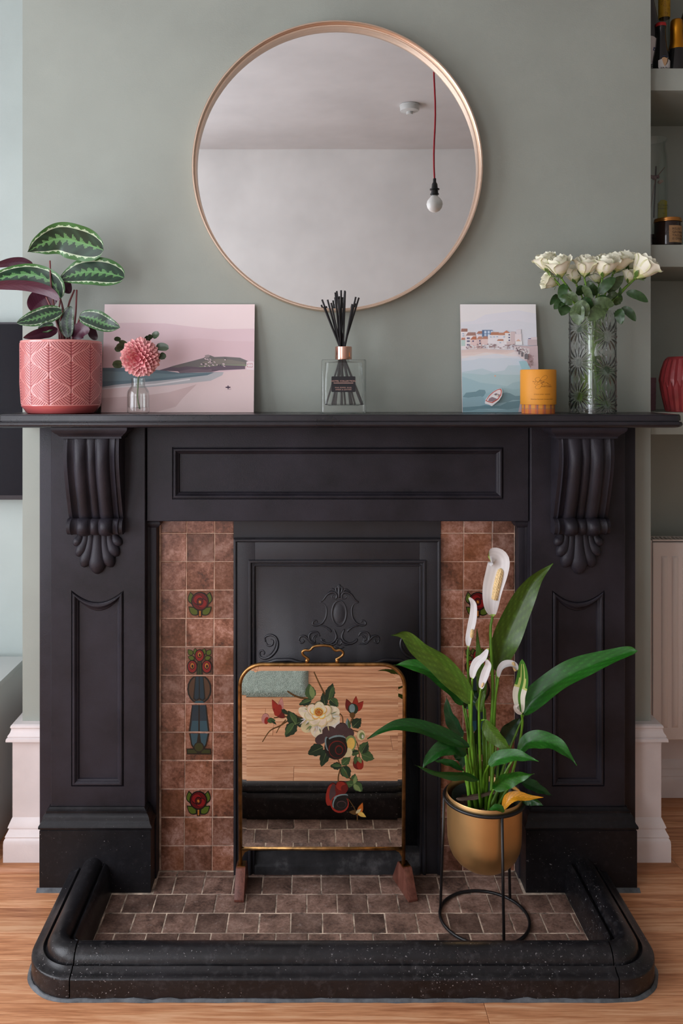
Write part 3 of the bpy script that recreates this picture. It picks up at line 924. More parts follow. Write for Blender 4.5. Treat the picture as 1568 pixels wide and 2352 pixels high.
for s in (-1, 1):
    L = []
    icx, icy = s*(KO - KI - .002), KFY + KI
    g = .0015
    # start just beside the joint, turn the corner, run back to the plinth
    L.append([(icx, KFY + w + g, z) for w, z in KP])
    for k in range(1, 13):
        a = math.radians(90*k/12)
        L.append([(icx + s*(KI - w)*math.sin(a), icy - (KI - w)*math.cos(a), z) for w, z in KP])
    for k in range(1, 8):
        yy = icy + (-.134 - icy)*k/7
        wob = .0012 if k == 7 else 0
        L.append([(icx + s*(KI - w), yy + wob*math.sin(z*300), z + .003*k/7*(1 if z > .01 else 0)) for w, z in KP])
    mb = MB().loops(L, False); mb.poly(L[0]); mb.poly(L[-1])
    mb.build('corner_piece', M['iron_dusty'], ker, smooth=True, angle=50)
# sealant bead along the outer foot of the kerb
M['sealant'] = pmat('grey_sealant', (84, 88, 92), .5, var=.25, vs=40, bump=.3, bs=200)
path = []
for k in range(0, 12): path.append((-KO, -.140 + (-.418 + .140)*k/11, -1, 0))
for k in range(1, 12):
    a = math.radians(90*k/12); path.append((-.590 - .110*math.cos(a), -.418 - .110*math.sin(a), -math.cos(a), -math.sin(a)))
for k in range(0, 60): path.append((-.59 + 1.18*k/59, KFY, 0, -1))
for k in range(1, 12):
    a = math.radians(90*k/12); path.append((.590 + .110*math.sin(a), -.418 - .110*math.cos(a), math.sin(a), -math.cos(a)))
for k in range(0, 12): path.append((KO, -.418 + (.418 - .140)*k/11, 1, 0))
L = []
for k, (x, y_, nx, ny) in enumerate(path):
    front = min(1, max(.25, (-.30 - y_)/.12))
    wd = (.0065 + .003*noise.noise(Vector((k*.37, 0, 0))))*front
    hz = (.005 + .005*noise.noise(Vector((k*.55, 5, 0))))*front
    L.append([(x - nx*.001, y_ - ny*.001, FZ + hz), (x + nx*.002, y_ + ny*.002, FZ + hz*.95), (x + nx*wd*.5, y_ + ny*wd*.5, FZ + hz*.55), (x + nx*wd, y_ + ny*wd, FZ + .0005)])
MB().loops(L, False).build('sealant_bead', M['sealant'], ker, smooth=True)
for s in (-1, 1):
    x0, x1 = sorted((s*.700, s*.782))
    mb = MB()
    mb.prism([(x0, -.136, FZ), (x0, -.146, FZ), (x0, -.136, FZ + .008)], (x1 - x0, 0, 0))
    mb.build('mortar_fillet', M['sealant'], ker)
# ================================================================== ROUND WALL MIRROR
mc = at(774.5, 380.5, -.048)
MR = 334.5*m_per_px(-.048)
mir = thing('round_mirror', 'large round wall mirror in a thin champagne gold frame', 'mirror', (mc.x, -.002, mc.z - MR))
def ring(prof, seg=120, c=mc):
    return [[(c.x + r*math.cos(2*math.pi*j/seg), y_, c.z + r*math.sin(2*math.pi*j/seg)) for j in range(seg)] for r, y_ in prof]
FR = [(MR - .002, -.001), (MR, -.003), (MR, -.047), (MR - .0008, -.048), (MR - .0042, -.048), (MR - .005, -.047), (MR - .005, -.030), (MR - .0075, -.029), (MR - .0095, -.029), (MR - .0095, -.0135)]
MB().loops(ring(FR), True).build('frame', M['brushed_gold'], mir, smooth=True, angle=40)
mb = MB(); mb.loops(ring([(MR - .006, -.002), (MR - .006, -.0134), ]), True, True, True); mb.build('mirror_glass', M['mirror'], mir)

# ================================================================== PENDANT LIGHT AND SMOKE ALARM (seen in the mirror)
pl = thing('pendant_light', 'bare round bulb hanging on a red fabric cord', 'pendant light', (.412, -.99, HC))
bc = Vector((.412, -.99, 2.024))
MB().tube([(bc.x - .003*math.sin(k*.9), bc.y, bc.z + .094 + (HC - .02 - bc.z - .094)*k/12) for k in range(13)], .0034, 8).build('cord', pmat('red_fabric_cord', (168, 30, 44), .8), pl, smooth=True)
MB().lathe([(.001, .1), (.006, .1), (.0065, .086), (.011, .078), (.0125, .062), (.019, .060), (.019, .056), (.0135, .054), (.0145, .042), (.017, .041), (.017, .037), (.013, .036), (.012, .026), (.001, .026)], bc, 24).build('lamp_holder', M['black_plastic'], pl, smooth=True, angle=40)
MB().lathe([(.0001, -.032), (.010, -.0305), (.020, -.025), (.028, -.014), (.0315, 0), (.029, .012), (.022, .022), (.014, .030), (.0115, .036), (.0001, .036)], bc, 28).build('bulb', pmat('opal_bulb_glass', (236, 234, 230), .25), pl, smooth=True)
MB().lathe([(.0001, -.03), (.03, -.028), (.048, -.012), (.05, 0), (.0001, 0)], (.412, -.99, HC), 32).build('ceiling_rose', M['white_lam'], pl, smooth=True, angle=50)
sa = thing('smoke_alarm', 'white round smoke alarm on the ceiling', 'smoke alarm', (.436, -2.02, HC))
MB().lathe([(.0001, -.033), (.030, -.033), (.034, -.031), (.047, -.028), (.049, -.024), (.049, -.008), (.051, -.007), (.051, .002), (.0001, .002)], (.436, -2.02, HC), 40).build('body', M['white_lam'], sa, smooth=True, angle=40)
MB().lathe([(.0001, -.046), (.014, -.046), (.017, -.043), (.017, -.033), (.0001, -.033)], (.436, -2.02, HC), 24).build('sensor_cap', M['white_lam'], sa, smooth=True, angle=40)

# ================================================================== MAT ON THE FLOOR (seen in the fire screen)
def matm():
    t = NT('sage_terry_mat'); v = t.pos()
    t.base(t.ramp(t.noise(v, 220, 3), [(.3, (150, 168, 156)), (.7, (212, 226, 216))])); t.set(Roughness=.95, Specular_IOR_Level=.1)
    t.bump(t.noise(v, 260, 3), 1.0, .01); return t.m
def rugpt(u, v):
    x, y_ = -.88 + .80*u, -1.77 + .605*v
    e = min(u, 1-u, v, 1-v)
    h = .016*min(1, e/.03)**.5 + .004*noise.noise(Vector((x*60, y_*60, 0))) * (1 if e > .01 else 0)
    return (x, y_, FZ + .001 + max(0, h))
mb = MB().grid(rugpt, 100, 80)
tag(mb.build('bath_mat', matm(), origin=(-.48, -1.47, FZ), smooth=True), 'pale sage green terry mat lying on the oak floor', 'mat')

# ================================================================== FIRE SCREEN
SY, SK_ = -.122, .056          # screen foot plane and its slight forward lean
def yz(z): return SY - SK_*z
fs = thing('fire_screen', 'brass framed mirrored fire screen painted with roses on mahogany feet', 'fire screen', at(740, 2060, SY - .0)*1)
def sp(px, py, dy=0):
    y_ = SY
    for _ in range(4): y_ = yz(at(px, py, y_).z)
    return at(px, py, y_ + dy)
xl, xr = sp(551, 1700).x, sp(928, 1700).x
zt_, zb_ = sp(740, 1526).z, sp(740, 1949).z
zf = sp(740, 1990).z
R_ = .058
def arch_path(inset, zb, n=10, zt=None):
    a = xl + inset; b = xr - inset; t = zt_ - inset; r = R_ - inset
    P = [(a, zb)]
    for k in range(n + 1):
        q = math.pi - math.pi/2*k/n; P.append((a + r + r*math.cos(q), t - r + r*math.sin(q)))
    for k in range(n + 1):
        q = math.pi/2 - math.pi/2*k/n; P.append((b - r + r*math.cos(q), t - r + r*math.sin(q)))
    P.append((b, zb)); return P
fr = MB().tube([(x, yz(z), z) for x, z in arch_path(0, zf)], .0052, 12).build('frame', M['brass'], fs, smooth=True)
MB().tube([(xl, yz(zb_), zb_), (xr, yz(zb_), zb_)], .0046, 12).build('bottom_rail', M['brass'], fs, smooth=True)
for x in (xl, xr):
    s = 1 if x == xl else -1
    yq = yz(zb_) - .003
    MB().prism([(x + s*.004, yq, zb_ - .003), (x + s*.022, yq, zb_ - .003), (x + s*.012, yq, zb_ - .008), (x + s*.004, yq, zb_ - .022)], (0, .006, 0)).build('bracket', M['brass'], fs)
# mirror plate with a bevelled border
o0 = arch_path(.0030, zb_ + .003, 10); o1 = arch_path(.0165, zb_ + .0165, 10)
L = [[(x, yz(z) + .003, z) for x, z in o0], [(x, yz(z) - .0005, z) for x, z in o0], [(x, yz(z) - .0013, z) for x, z in o1]]
MB().loops(L, True, True, True).build('mirror_glass', M['mirror_old'], fs)
# handle
hp = [(688, 1519), (690, 1512), (683, 1507), (676, 1505)]
hc = [(612,172),(636,160),(622,146),(590,120),(586,96),(608,82),(640,84),(658,74),(672,58),(700,48),(752,44),(800,48),(828,58),(842,76),(862,86),(894,82),(918,100),(914,124),(884,146),(862,160),(884,174)]
def scr(c): return (530 + .2806*c[0], 1470 + .2806*c[1])
MB().tube(catmull([sp(*scr(c), dy=-.001) for c in hc], 70), .0034, 10).build('handle', M['brass'], fs, smooth=True)
for cx in (624, 870):
    p = sp(*scr((cx, 168))); MB().sphere(p, .0058, 12, 8).build('handle_boss', M['brass'], fs, smooth=True)
# feet
def foot(cx, rot, name='foot'):
    c = Vector((cx, SY, 0)); ca, sa_ = math.cos(rot), math.sin(rot)
    def P(x, y_, z): return (c.x + x*ca - y_*sa_, c.y + x*sa_ + y_*ca, z)
    hw = .0125
    prof = [(-.056, 0), (-.056, .006), (-.020, .064), (-.018, .066), (.018, .066), (.020, .064), (.056, .006), (.056, 0)]
    mb = MB(); mb.prism([P(-hw, y_, z) for y_, z in prof], Vector(P(hw, 0, 0)) - Vector(P(-hw, 0, 0)))
    f = mb.build(name, M['mahog'], fs, bevel=.0015)
    mb = MB(); mb.box(-.0105, .0105, -.013, .013, .066, .0685)
    mb.v = [Vector(P(v.x, v.y, v.z)) for v in mb.v]
    mb.build('socket_plate', M['brass'], f)
foot(xl + .002, math.radians(-2)); foot(xr + .004, math.radians(16))
# oil painted flowers on the glass
G = dict(dg=(30, 52, 34), mg=(62, 88, 50), lg=(120, 138, 84), dk=(26, 24, 22), cr=(236, 222, 190), cr2=(214, 196, 150), ye=(226, 184, 92), og=(190, 100, 34), rd=(150, 42, 30), rd2=(104, 26, 22), pk=(190, 130, 120), br=(96, 66, 30), pu=(74, 54, 54), bl=(120, 140, 140), wh=(222, 216, 204))
G = {k: lin(v) for k, v in G.items()}
def paint(polys, name, lift=0):
    mb = MB()
    add_flat(mb, polys, lambda x, y_, h: sp(*scr((x, y_)), dy=-.0022 - h - lift), .00004)
    return mb.build(name, M['oilpaint'], fs, recalc=False)
def LV(cx, cy, ln, wd, ang, c='dg', c2='mg'):
    a = -ang
    big = leafsh(cx, cy, ln, wd, a, 12)
    big = [(x + 3*math.sin(k*2.3), y_ + 3*math.cos(k*1.9)) for k, (x, y_) in enumerate(big)]
    ca, sa_ = math.cos(math.radians(a)), math.sin(math.radians(a))
    half = leafsh(cx - sa_*wd*.14, cy + ca*wd*.14, ln*.86, wd*.5, a, 10)
    vein = [(cx - ca*ln*.48 - sa_*2, cy - sa_*ln*.48 + ca*2), (cx + ca*ln*.42, cy + sa_*ln*.42), (cx - ca*ln*.48 + sa_*2, cy - sa_*ln*.48 - ca*2)]
    return [(big, G[c]), (half, G[c2]), (vein, G['lg'])]
def ST(pts, w0, c='br'):
    ps = catmull([Vector((x, y_, 0)) for x, y_ in pts], len(pts)*5); a = []; b = []
    for k in range(len(ps)):
        t = (ps[min(k+1, len(ps)-1)] - ps[max(k-1, 0)]); n_ = Vector((-t.y, t.x, 0)).normalized() if t.length else Vector((0, 1, 0))
        q = w0*(.6 + .4*k/len(ps)); a.append(tuple((ps[k] + n_*q)[:2])); b.append(tuple((ps[k] - n_*q)[:2]))
    out = []
    for k in range(len(a) - 1): out.append(([a[k], a[k+1], b[k+1], b[k]], G[c]))
    return out
mb = MB()
stems = [([(680,262),(715,340),(755,420),(775,450)], 7), ([(462,420),(540,465),(650,490)], 8), ([(258,835),(320,745),(400,705),(470,660)], 5), ([(372,762),(400,712),(450,655)], 4), ([(350,640),(430,630),(520,640)], 5), ([(430,570),(500,610),(580,640)], 5),
         ([(872,965),(895,1040),(880,1120),(880,1180)], 6), ([(845,625),(885,605),(912,630),(918,690)], 5), ([(960,1300),(1000,1360),(1030,1420),(1035,1480)], 4), ([(985,800),(1030,840),(1050,930),(1050,985)], 5), ([(1000,740),(1050,760),(1080,800)], 4), ([(990,650),(975,690)], 6), ([(930,1080),(970,1130),(1000,1150)], 4)]
allp = []
for pts, w_ in stems: allp.append(ST(pts, w_))
add_flat(mb, [q for g in allp for q in g], lambda x, y_, h: sp(*scr((x, y_)), dy=-.0022 - h), .0000008, .0002)
mb.build('painted_stems', M['oilpaint'], fs, recalc=False)
lv = [(650,425,130,90,100,'mg','lg'),(608,512,110,55,200,'dg','mg'),(815,425,140,80,75,'dg','mg'),(762,490,115,60,100,'dg','dg'),(845,515,95,75,-40,'mg','dg'),(500,640,130,90,120,'dg','mg'),(488,735,150,95,235,'dg','mg'),(570,672,90,80,20,'dg','dg'),
      (692,905,140,100,205,'dg','dg'),(765,965,160,80,250,'dg','dg'),(1030,680,100,85,45,'dg','dg'),(960,690,95,45,100,'bl','mg'),(1092,882,110,85,60,'mg','dg'),(1120,955,115,85,-20,'mg','mg'),(1008,925,85,50,190,'mg','dg'),(860,1033,95,60,180,'dg','mg'),(942,992,95,65,40,'mg','mg'),(942,1085,120,90,-60,'dg','mg'),(1008,1140,85,62,80,'mg','lg'),(1042,1205,100,75,-45,'mg','lg'),(965,1180,65,55,170,'mg','mg')]
for a in lv: paint(LV(*a), 'painted_leaf')
# cream rose
rp_ = random.Random(5)
def jit(c, a=.12): return tuple(min(1, max(0, v*(1 + rp_.uniform(-a, a)))) for v in c[:3]) + (1,)
cr = [(ell(640,610,98,50,30), G['cr']), (ell(820,600,72,62,-20), G['cr']), (ell(640,700,72,55,-30), G['cr2']), (ell(705,745,62,50,60), G['cr']), (ell(800,690,98,62,-25), G['wh']), (ell(830,660,72,35,-30), G['cr'])]
for k in range(46):   # brush strokes over the open outer petals
    a_ = rp_.uniform(0, 360); r_ = rp_.uniform(70, 135); x_, y_ = 720 + r_*math.cos(math.radians(a_))*1.05, 640 + r_*math.sin(math.radians(a_))*.8
    cr.append((leafsh(x_, y_, rp_.uniform(40, 80), rp_.uniform(6, 14), a_ + rp_.uniform(-25, 25)), jit(G['wh'] if k % 3 else G['lg'], .1) if k % 5 else jit(G['cr2'])))
for k in range(7):
    a_ = k*51 + 20; cr += [(ell(718 + 62*math.cos(math.radians(a_)), 612 + 50*math.sin(math.radians(a_)), 58, 46, a_), jit(G['cr2'], .06)), (ell(718 + 56*math.cos(math.radians(a_)), 606 + 44*math.sin(math.radians(a_)), 54, 42, a_), jit(G['cr'], .06))]
for k in range(5):
    a_ = k*72 + 50; cr += [(ell(716 + 34*math.cos(math.radians(a_)), 588 + 30*math.sin(math.radians(a_)), 40, 34, a_), jit(G['ye'], .1)), (ell(716 + 30*math.cos(math.radians(a_)), 583 + 26*math.sin(math.radians(a_)), 37, 31, a_), jit(G['cr'], .08))]
cr += [(ell(718,590,42,38), G['ye']), (ell(720,592,32,30), G['og'])]
for k in range(16): a_ = k*23; cr.append((leafsh(720 + 18*math.cos(math.radians(a_)), 590 + 17*math.sin(math.radians(a_)), 26, 7, a_ + 60), jit(G['ye'] if k % 2 else G['rd'], .15)))
paint(cr, 'painted_rose')
dkr = [(ell(810,760,65,55,20), G['pu']), (ell(740,810,55,40,-30), G['pu']), (ell(905,730,55,50,-20), G['pu']), (ell(960,760,50,40,20), G['pu']), (ell(975,850,50,70,10), G['lg']), (ell(980,850,34,52,10), G['ye']), (ell(950,920,45,40), G['cr2']), (ell(860,880,95,100), G['dk']), (ell(860,820,80,40,-12), G['bl']), (ell(865,832,80,38,-10), G['dk']), (ell(790,850,20,60,-10), G['bl']), (ell(800,856,18,58,-10), G['dk']), (ell(870,895,72,72), G['rd2']), (ell(872,898,66,66), G['dk']), (ell(885,900,34,40), G['rd2']), (ell(885,902,26,30), G['dk'])]
paint(dkr, 'painted_rose', .0004)
paint([(leafsh(370,560,160,60,-115), G['rd']), (leafsh(405,545,150,55,-80), G['pk']), (leafsh(395,600,120,60,-140), G['rd2']), (ell(385,575,30,50,20), G['rd']), (leafsh(440,590,70,30,40), G['dg'])], 'painted_bud', .0003)
paint([(ell(282,645,32,42,10), G['pk']), (ell(292,660,18,30,10), G['rd']), (leafsh(330,660,70,40,0), G['mg']), (leafsh(350,675,60,16,40), G['dg'])], 'painted_bud', .0003)
paint([(leafsh(965,540,120,60,-110), G['rd2']), (leafsh(1020,520,120,50,-85), G['rd']), (leafsh(1050,545,110,55,-50), G['rd']), (ell(1000,565,42,45), G['dg']), (ell(992,560,24,36), G['bl']), (leafsh(995,620,60,46,90), G['br'])], 'painted_bud', .0003)
paint([(ell(1042,1015,44,46), G['rd2']), (ell(1058,1025,28,36), G['rd']), (leafsh(1020,985,70,34,100), G['mg']), (leafsh(1055,985,60,30,60), G['lg'])], 'painted_bud', .0003)
paint([(ell(1066,780,34,42), G['cr2']), (ell(1072,785,22,30), G['lg']), (ell(1078,790,8,16), G['wh'])], 'painted_bud', .0003)
paint([(ell(825,1265,46,95,8), G['rd2']), (ell(808,1270,30,88,8), G['rd']), (ell(832,1250,26,70,8), G['pu']), (ell(905,1215,52,58,30), G['rd2']), (ell(900,1195,40,36,30), G['rd']), (ell(930,1215,30,30), G['rd2']), (ell(890,1340,76,76), G['rd']), (ell(892,1335,66,64), G['dk']), (ell(900,1285,60,22,-12), G['bl']), (ell(905,1293,58,20,-12), G['dk']), (ell(850,1330,16,44,15), G['bl']), (ell(858,1334,15,42,15), G['dk']), (ell(905,1345,40,30), G['pu']), (ell(905,1348,34,25), G['dk'])], 'painted_poppy', .0003)
paint([(leafsh(1060,1385,110,45,-70), G['og']), (leafsh(1005,1412,80,36,185), G['br']), (leafsh(1072,1430,80,36,30), G['ye']), (leafsh(1045,1400,60,24,-40), G['cr2'])], 'painted_leaf', .0003)

# ================================================================== GOLD PLANTER AND WIRE STAND
PC = Vector((.357, -.243, 0))
st = thing('plant_stand', 'thin black wire ring stand holding the gold planter', 'plant stand', PC)
def circ(r, z, n=64): return [(PC.x + r*math.cos(2*math.pi*k/n), PC.y + r*math.sin(2*math.pi*k/n), z) for k in range(n+1)]
RT, RZ = .0975, .300
MB().tube(circ(.1085, .0042), .0038, 8, caps=False).build('floor_ring', M['wire'], st, smooth=True)
MB().tube(circ(RT, RZ), .0042, 8, caps=False).build('top_ring', M['wire'], st, smooth=True)
for a in (-77, 162, 42):
    q = math.radians(a); MB().tube([(PC.x + .1085*math.cos(q), PC.y + .1085*math.sin(q), .004), (PC.x + (RT + .001)*math.cos(q), PC.y + (RT + .001)*math.sin(q), RZ)], .0036, 8).build('leg', M['wire'], st, smooth=True)
PR = .0925
gp = thing('planter', 'brushed gold round bottomed planter held in the wire stand', 'planter', (PC.x, PC.y, .126))
prof = [(.0001, .1265), (.018, .127), (.036, .1305), (.054, .138), (.068, .149), (.079, .163), (.086, .179), (.0895, .197), (.0905, .22), (.0915, .29), (.0918, .311), (.0912, .3125), (.0898, .311), (.0885, .29), (.0880, .20), (.0001, .18)]
MB().lathe(prof, PC, 72).build('pot', M['gold_pot'], gp, smooth=True, angle=60)
ply = thing('peace_lily', 'potted peace lily with long green leaves and white spathes in gold planter', 'plant', (PC.x, PC.y, .18))
MB().lathe([(.066, .185), (.080, .300), (.082, .302), (.0825, .299), (.079, .296), (.074, .27)], (PC.x + .003, PC.y, 0), 48).build('nursery_pot', pmat('dark_green_nursery_pot', (48, 58, 54), .45), ply, smooth=True, angle=50)
def soilpt(u, v):
    a = 2*math.pi*u; r = .0775*v
    x, y_ = PC.x + .003 + r*math.cos(a), PC.y + r*math.sin(a)
    return (x, y_, .276 + .006*noise.noise(Vector((x*90, y_*90, 0))) + .004*noise.noise(Vector((x*260, y_*260, 4))))
MB().grid(soilpt, 64, 20).build('soil', pmat('potting_soil', (58, 40, 30), .95, var=.6, vs=160, bump=.6, bs=300), ply, smooth=False)

# ------------------------------------------------------------------ leaf builder
def leaf(name, parent, mid, hw, roll=0, colf=None, fold=.25, wave=.0, prof=(.75, 1.0), n=22, m=8, thick=.0006, curl=0., mat=None, flip=1, phase=0., smooth=True):
    """blade along the curve mid (3D points base to tip), hw half width in metres, roll 0 = facing the camera, 90 = edge on;
    colf(s, t, top) gives the colour, top = +1 on the upper face"""
    ps = catmull(mid, n)
    a, b = prof
    smax = a/(a + b); wn = smax**a*(1 - smax)**b
    rows = []
    for k in range(n + 1):
        s_ = k/n
        T_ = (ps[min(k+1, n)] - ps[max(k-1, 0)]).normalized()
        V_ = (CAMP - ps[k]).normalized()
        L0 = T_.cross(V_)
        L0 = L0.normalized() if L0.length > 1e-4 else T_.orthogonal().normalized()
        N0 = L0.cross(T_).normalized()
        r = math.radians(roll(s_) if callable(roll) else roll)
        Lv = L0*math.cos(r) + N0*math.sin(r); Nv = Lv.cross(T_).normalized()
        w_ = hw*max(.015, (max(s_, 1e-4)**a*(1 - s_)**b)/wn) if 0 < k < n else hw*.02
        row = []
        for j in range(m + 1):
            t = -1 + 2*j/m
            h = -fold*abs(t)*w_*0 + fold*w_*(abs(t)**1.2) + wave*hw*math.sin(9*s_*2 + phase + (2 if t > 0 else 0))*abs(t)**2 + curl*w_*t*t
            row.append((ps[k] + Lv*(t*w_) + Nv*h*flip, Nv*flip))
        rows.append(row)
    mb = MB()
    for side in (1, -1):
        base = len(mb.v)
        for row in rows:
            for p, nn in row: mb.v.append(p + nn*(thick*.5*side))
        for k in range(n):
            for j in range(m):
                if colf: mb.cur = colf((k + .5)/n, -1 + 2*(j + .5)/m, side)
                q = (base + k*(m+1) + j, base + k*(m+1) + j + 1, base + (k+1)*(m+1) + j + 1, base + (k+1)*(m+1) + j)
                mb.face(q if side > 0 else q[::-1])
    return mb.build(name, mat or M['leafm'], parent, smooth=smooth, recalc=False)

def lp(c, y_): return at(840 + .4082*c[0], 1260 + .4082*c[1], y_)
def greenf(c1, c2, under, stripe=.045):
    c1, c2, under = lin(c1), lin(c2), lin(under)
    def f(s_, t, top):
        base = c1 if top > 0 else under
        k = abs(t)
        if k < stripe: return c2 if top > 0 else tuple(min(1, v*1.35) for v in under)
        v = 1 + .13*math.sin(s_*60 - k*14) + (.25 if math.sin(s_*60 - k*14) > .93 else 0)
        return (base[0]*v, base[1]*v, base[2]*v, 1)
    return f
GD = greenf((24, 74, 22), (70, 120, 40), (78, 104, 30))
GM = greenf((34, 98, 24), (74, 130, 42), (92, 118, 36))
GO = greenf((70, 102, 30), (104, 132, 46), (86, 112, 34))
GK = greenf((20, 58, 30), (52, 96, 46), (60, 86, 30))
YL = greenf((204, 140, 26), (226, 172, 60), (190, 130, 30))
DRY = greenf((128, 108, 96), (150, 130, 118), (110, 92, 80))
S_ = .4082*m_per_px(-.243)
C0 = -.243
# (blade midrib in crop px, half width, roll, colour, y at base, y at tip, stalk points)
LV_ = [
 ([(735,690),(775,530),(850,350),(940,190),(1052,84)], 78, 12, GO, -.20, -.20, [(700,1440),(722,1000),(735,690)], .30),
 ([(588,870),(540,775),(430,655),(310,565),(222,488),(142,486)], 66, 24, GO, -.26, -.30, [(620,1440),(600,1150),(588,870)], .2),
 ([(545,880),(490,790),(385,702),(270,660),(155,655)], 64, 30, GM, -.22, -.20, [(605,1440),(575,1050),(545,880)], .2),
 ([(888,935),(955,845),(1100,735),(1280,648),(1470,585),(1532,574)], 70, 26, GM, -.22, -.26, [(715,1440),(790,1180),(888,935)], .2),
 ([(582,1115),(500,1082),(400,1045),(290,1005),(180,1000),(85,1028),(8,1072)], 44, 30, GD, -.30, -.36, [(620,1450),(595,1250),(582,1115)], .2),
 ([(860,1142),(915,1092),(1000,1085),(1070,1108),(1130,1155),(1185,1222)], 52, 30, GM, -.26, -.33, [(690,1450),(780,1270),(860,1142)], .2),
 ([(565,1158),(495,1122),(420,1138),(358,1185),(315,1244)], 46, 25, GD, -.31, -.36, [(618,1450),(585,1260),(565,1158)], .2),
 ([(632,1305),(560,1277),(480,1275),(380,1258),(275,1218)], 26, 35, GD, -.32, -.36, [(648,1468),(640,1390),(632,1305)], .2),
 ([(548,1250),(480,1215),(430,1203),(385,1192)], 24, 40, GD, -.24, -.24, [(600,1440),(565,1310),(548,1250)], .2),
 ([(690,1218),(745,1185),(830,1168),(900,1178),(972,1198)], 38, 25, GM, -.31, -.36, [(662,1460),(664,1290),(690,1218)], .2),
 ([(718,1355),(780,1305),(860,1280),(948,1268)], 44, 30, GM, -.31, -.35, [(690,1465),(700,1400),(718,1355)], .2),
 ([(865,1308),(930,1335),(985,1360),(1050,1390)], 34, 30, GD, -.25, -.24, [(730,1450),(795,1355),(865,1308)], .2),
 ([(868,1402),(930,1412),(998,1446)], 32, 20, GD, -.27, -.30, [(770,1470),(820,1420),(868,1402)], .2),
 ([(770,1468),(805,1412),(850,1396),(920,1402),(998,1400)], 28, 20, YL, -.315, -.33, None, .2),
 ([(508,1408),(600,1394),(700,1372),(778,1350)], 22, 55, DRY, -.28, -.26, None, .1),
 ([(542,1060),(505,990),(470,915),(452,828)], 42, 35, GK, -.25, -.25, [(585,1440),(565,1200),(542,1060)], .3),
 ([(780,1476),(735,1460),(688,1470)], 20, 30, GM, -.335, -.34, None, .2),
 ([(662,870),(658,740),(642,600),(624,450)], 32, 30, GO, -.23, -.23, [(650,1450),(665,1150),(662,870)], .4),
 ([(668,962),(715,1040),(770,1095),(825,1145)], 44, 25, GO, -.28, -.31, [(655,1460),(640,1150),(642,985),(668,962)], .2),
 ([(640,1010),(622,1080),(618,1150)], 36, 30, GK, -.22, -.22, None, .2),
 ([(760,1100),(810,1020),(868,950)], 50, 20, GK, -.17, -.16, [(720,1440),(745,1200),(760,1100)], .2),
 ([(755,1300),(772,1240),(800,1195)], 40, 20, GK, -.20, -.20, [(720,1450),(740,1380),(755,1300)], .2),
 ([(560,900),(590,830),(640,800)], 40, 20, GK, -.19, -.19, [(610,1440),(590,1100),(560,900)], .2),
 ([(640,920),(650,860),(672,790)], 26, 20, GO, -.27, -.27, None, .3),
 ([(505,1130),(540,1180),(545,1240)], 34, 30, GK, -.22, -.22, None, .2),
]
STEM = pmat('green_leaf_stalk', (94, 140, 36), .4, var=.15, vs=30)
for k, (mid, hw, roll, cf, y0, y1, stalk, fold) in enumerate(LV_):
    n_ = len(mid)
    pts = [lp(c, y0 + (y1 - y0)*i/(n_ - 1)) for i, c in enumerate(mid)]
    lf = leaf('leaf', ply, pts, hw*S_, roll if k % 2 else -roll, cf, fold + .18, wave=.10, prof=(.62, 1.15), phase=k*1.7, flip=1, n=60, m=12)
    if stalk:
        m_ = len(stalk)
        sps = [lp(c, (-.243 + (k % 5 - 2)*.012) + (y0 - (-.243 + (k % 5 - 2)*.012))*i/(m_ - 1)) for i, c in enumerate(stalk)]
        sps[0].z = min(sps[0].z, .275)
        sm = catmull(sps, 16)
        MB().tube(sm, [.0046 - .0026*i/16 for i in range(17)], 7).build('stalk', STEM, lf, smooth=True)
# extra upright stalks in the clump
for k, (a, b) in enumerate([((598,1450),(560,1150)),((632,1455),(600,1000)),((662,1460),(655,1000)),((700,1455),(735,1100)),((712,1450),(700,950)),((590,1440),(545,1240)),((742,1450),(820,1190)),((640,1460),(620,1100)),((676,1462),(672,900))]):
    p, q = lp(a, -.255 + .008*(k % 4)), lp(b, -.25 + .012*(k % 3)); p.z = min(p.z, .275)
    MB().tube([p, p.lerp(q, .5) + Vector((.003*(k % 3 - 1), 0, 0)), q], [.0052, .0045, .0012], 7).build('stalk', STEM, ply, smooth=True)
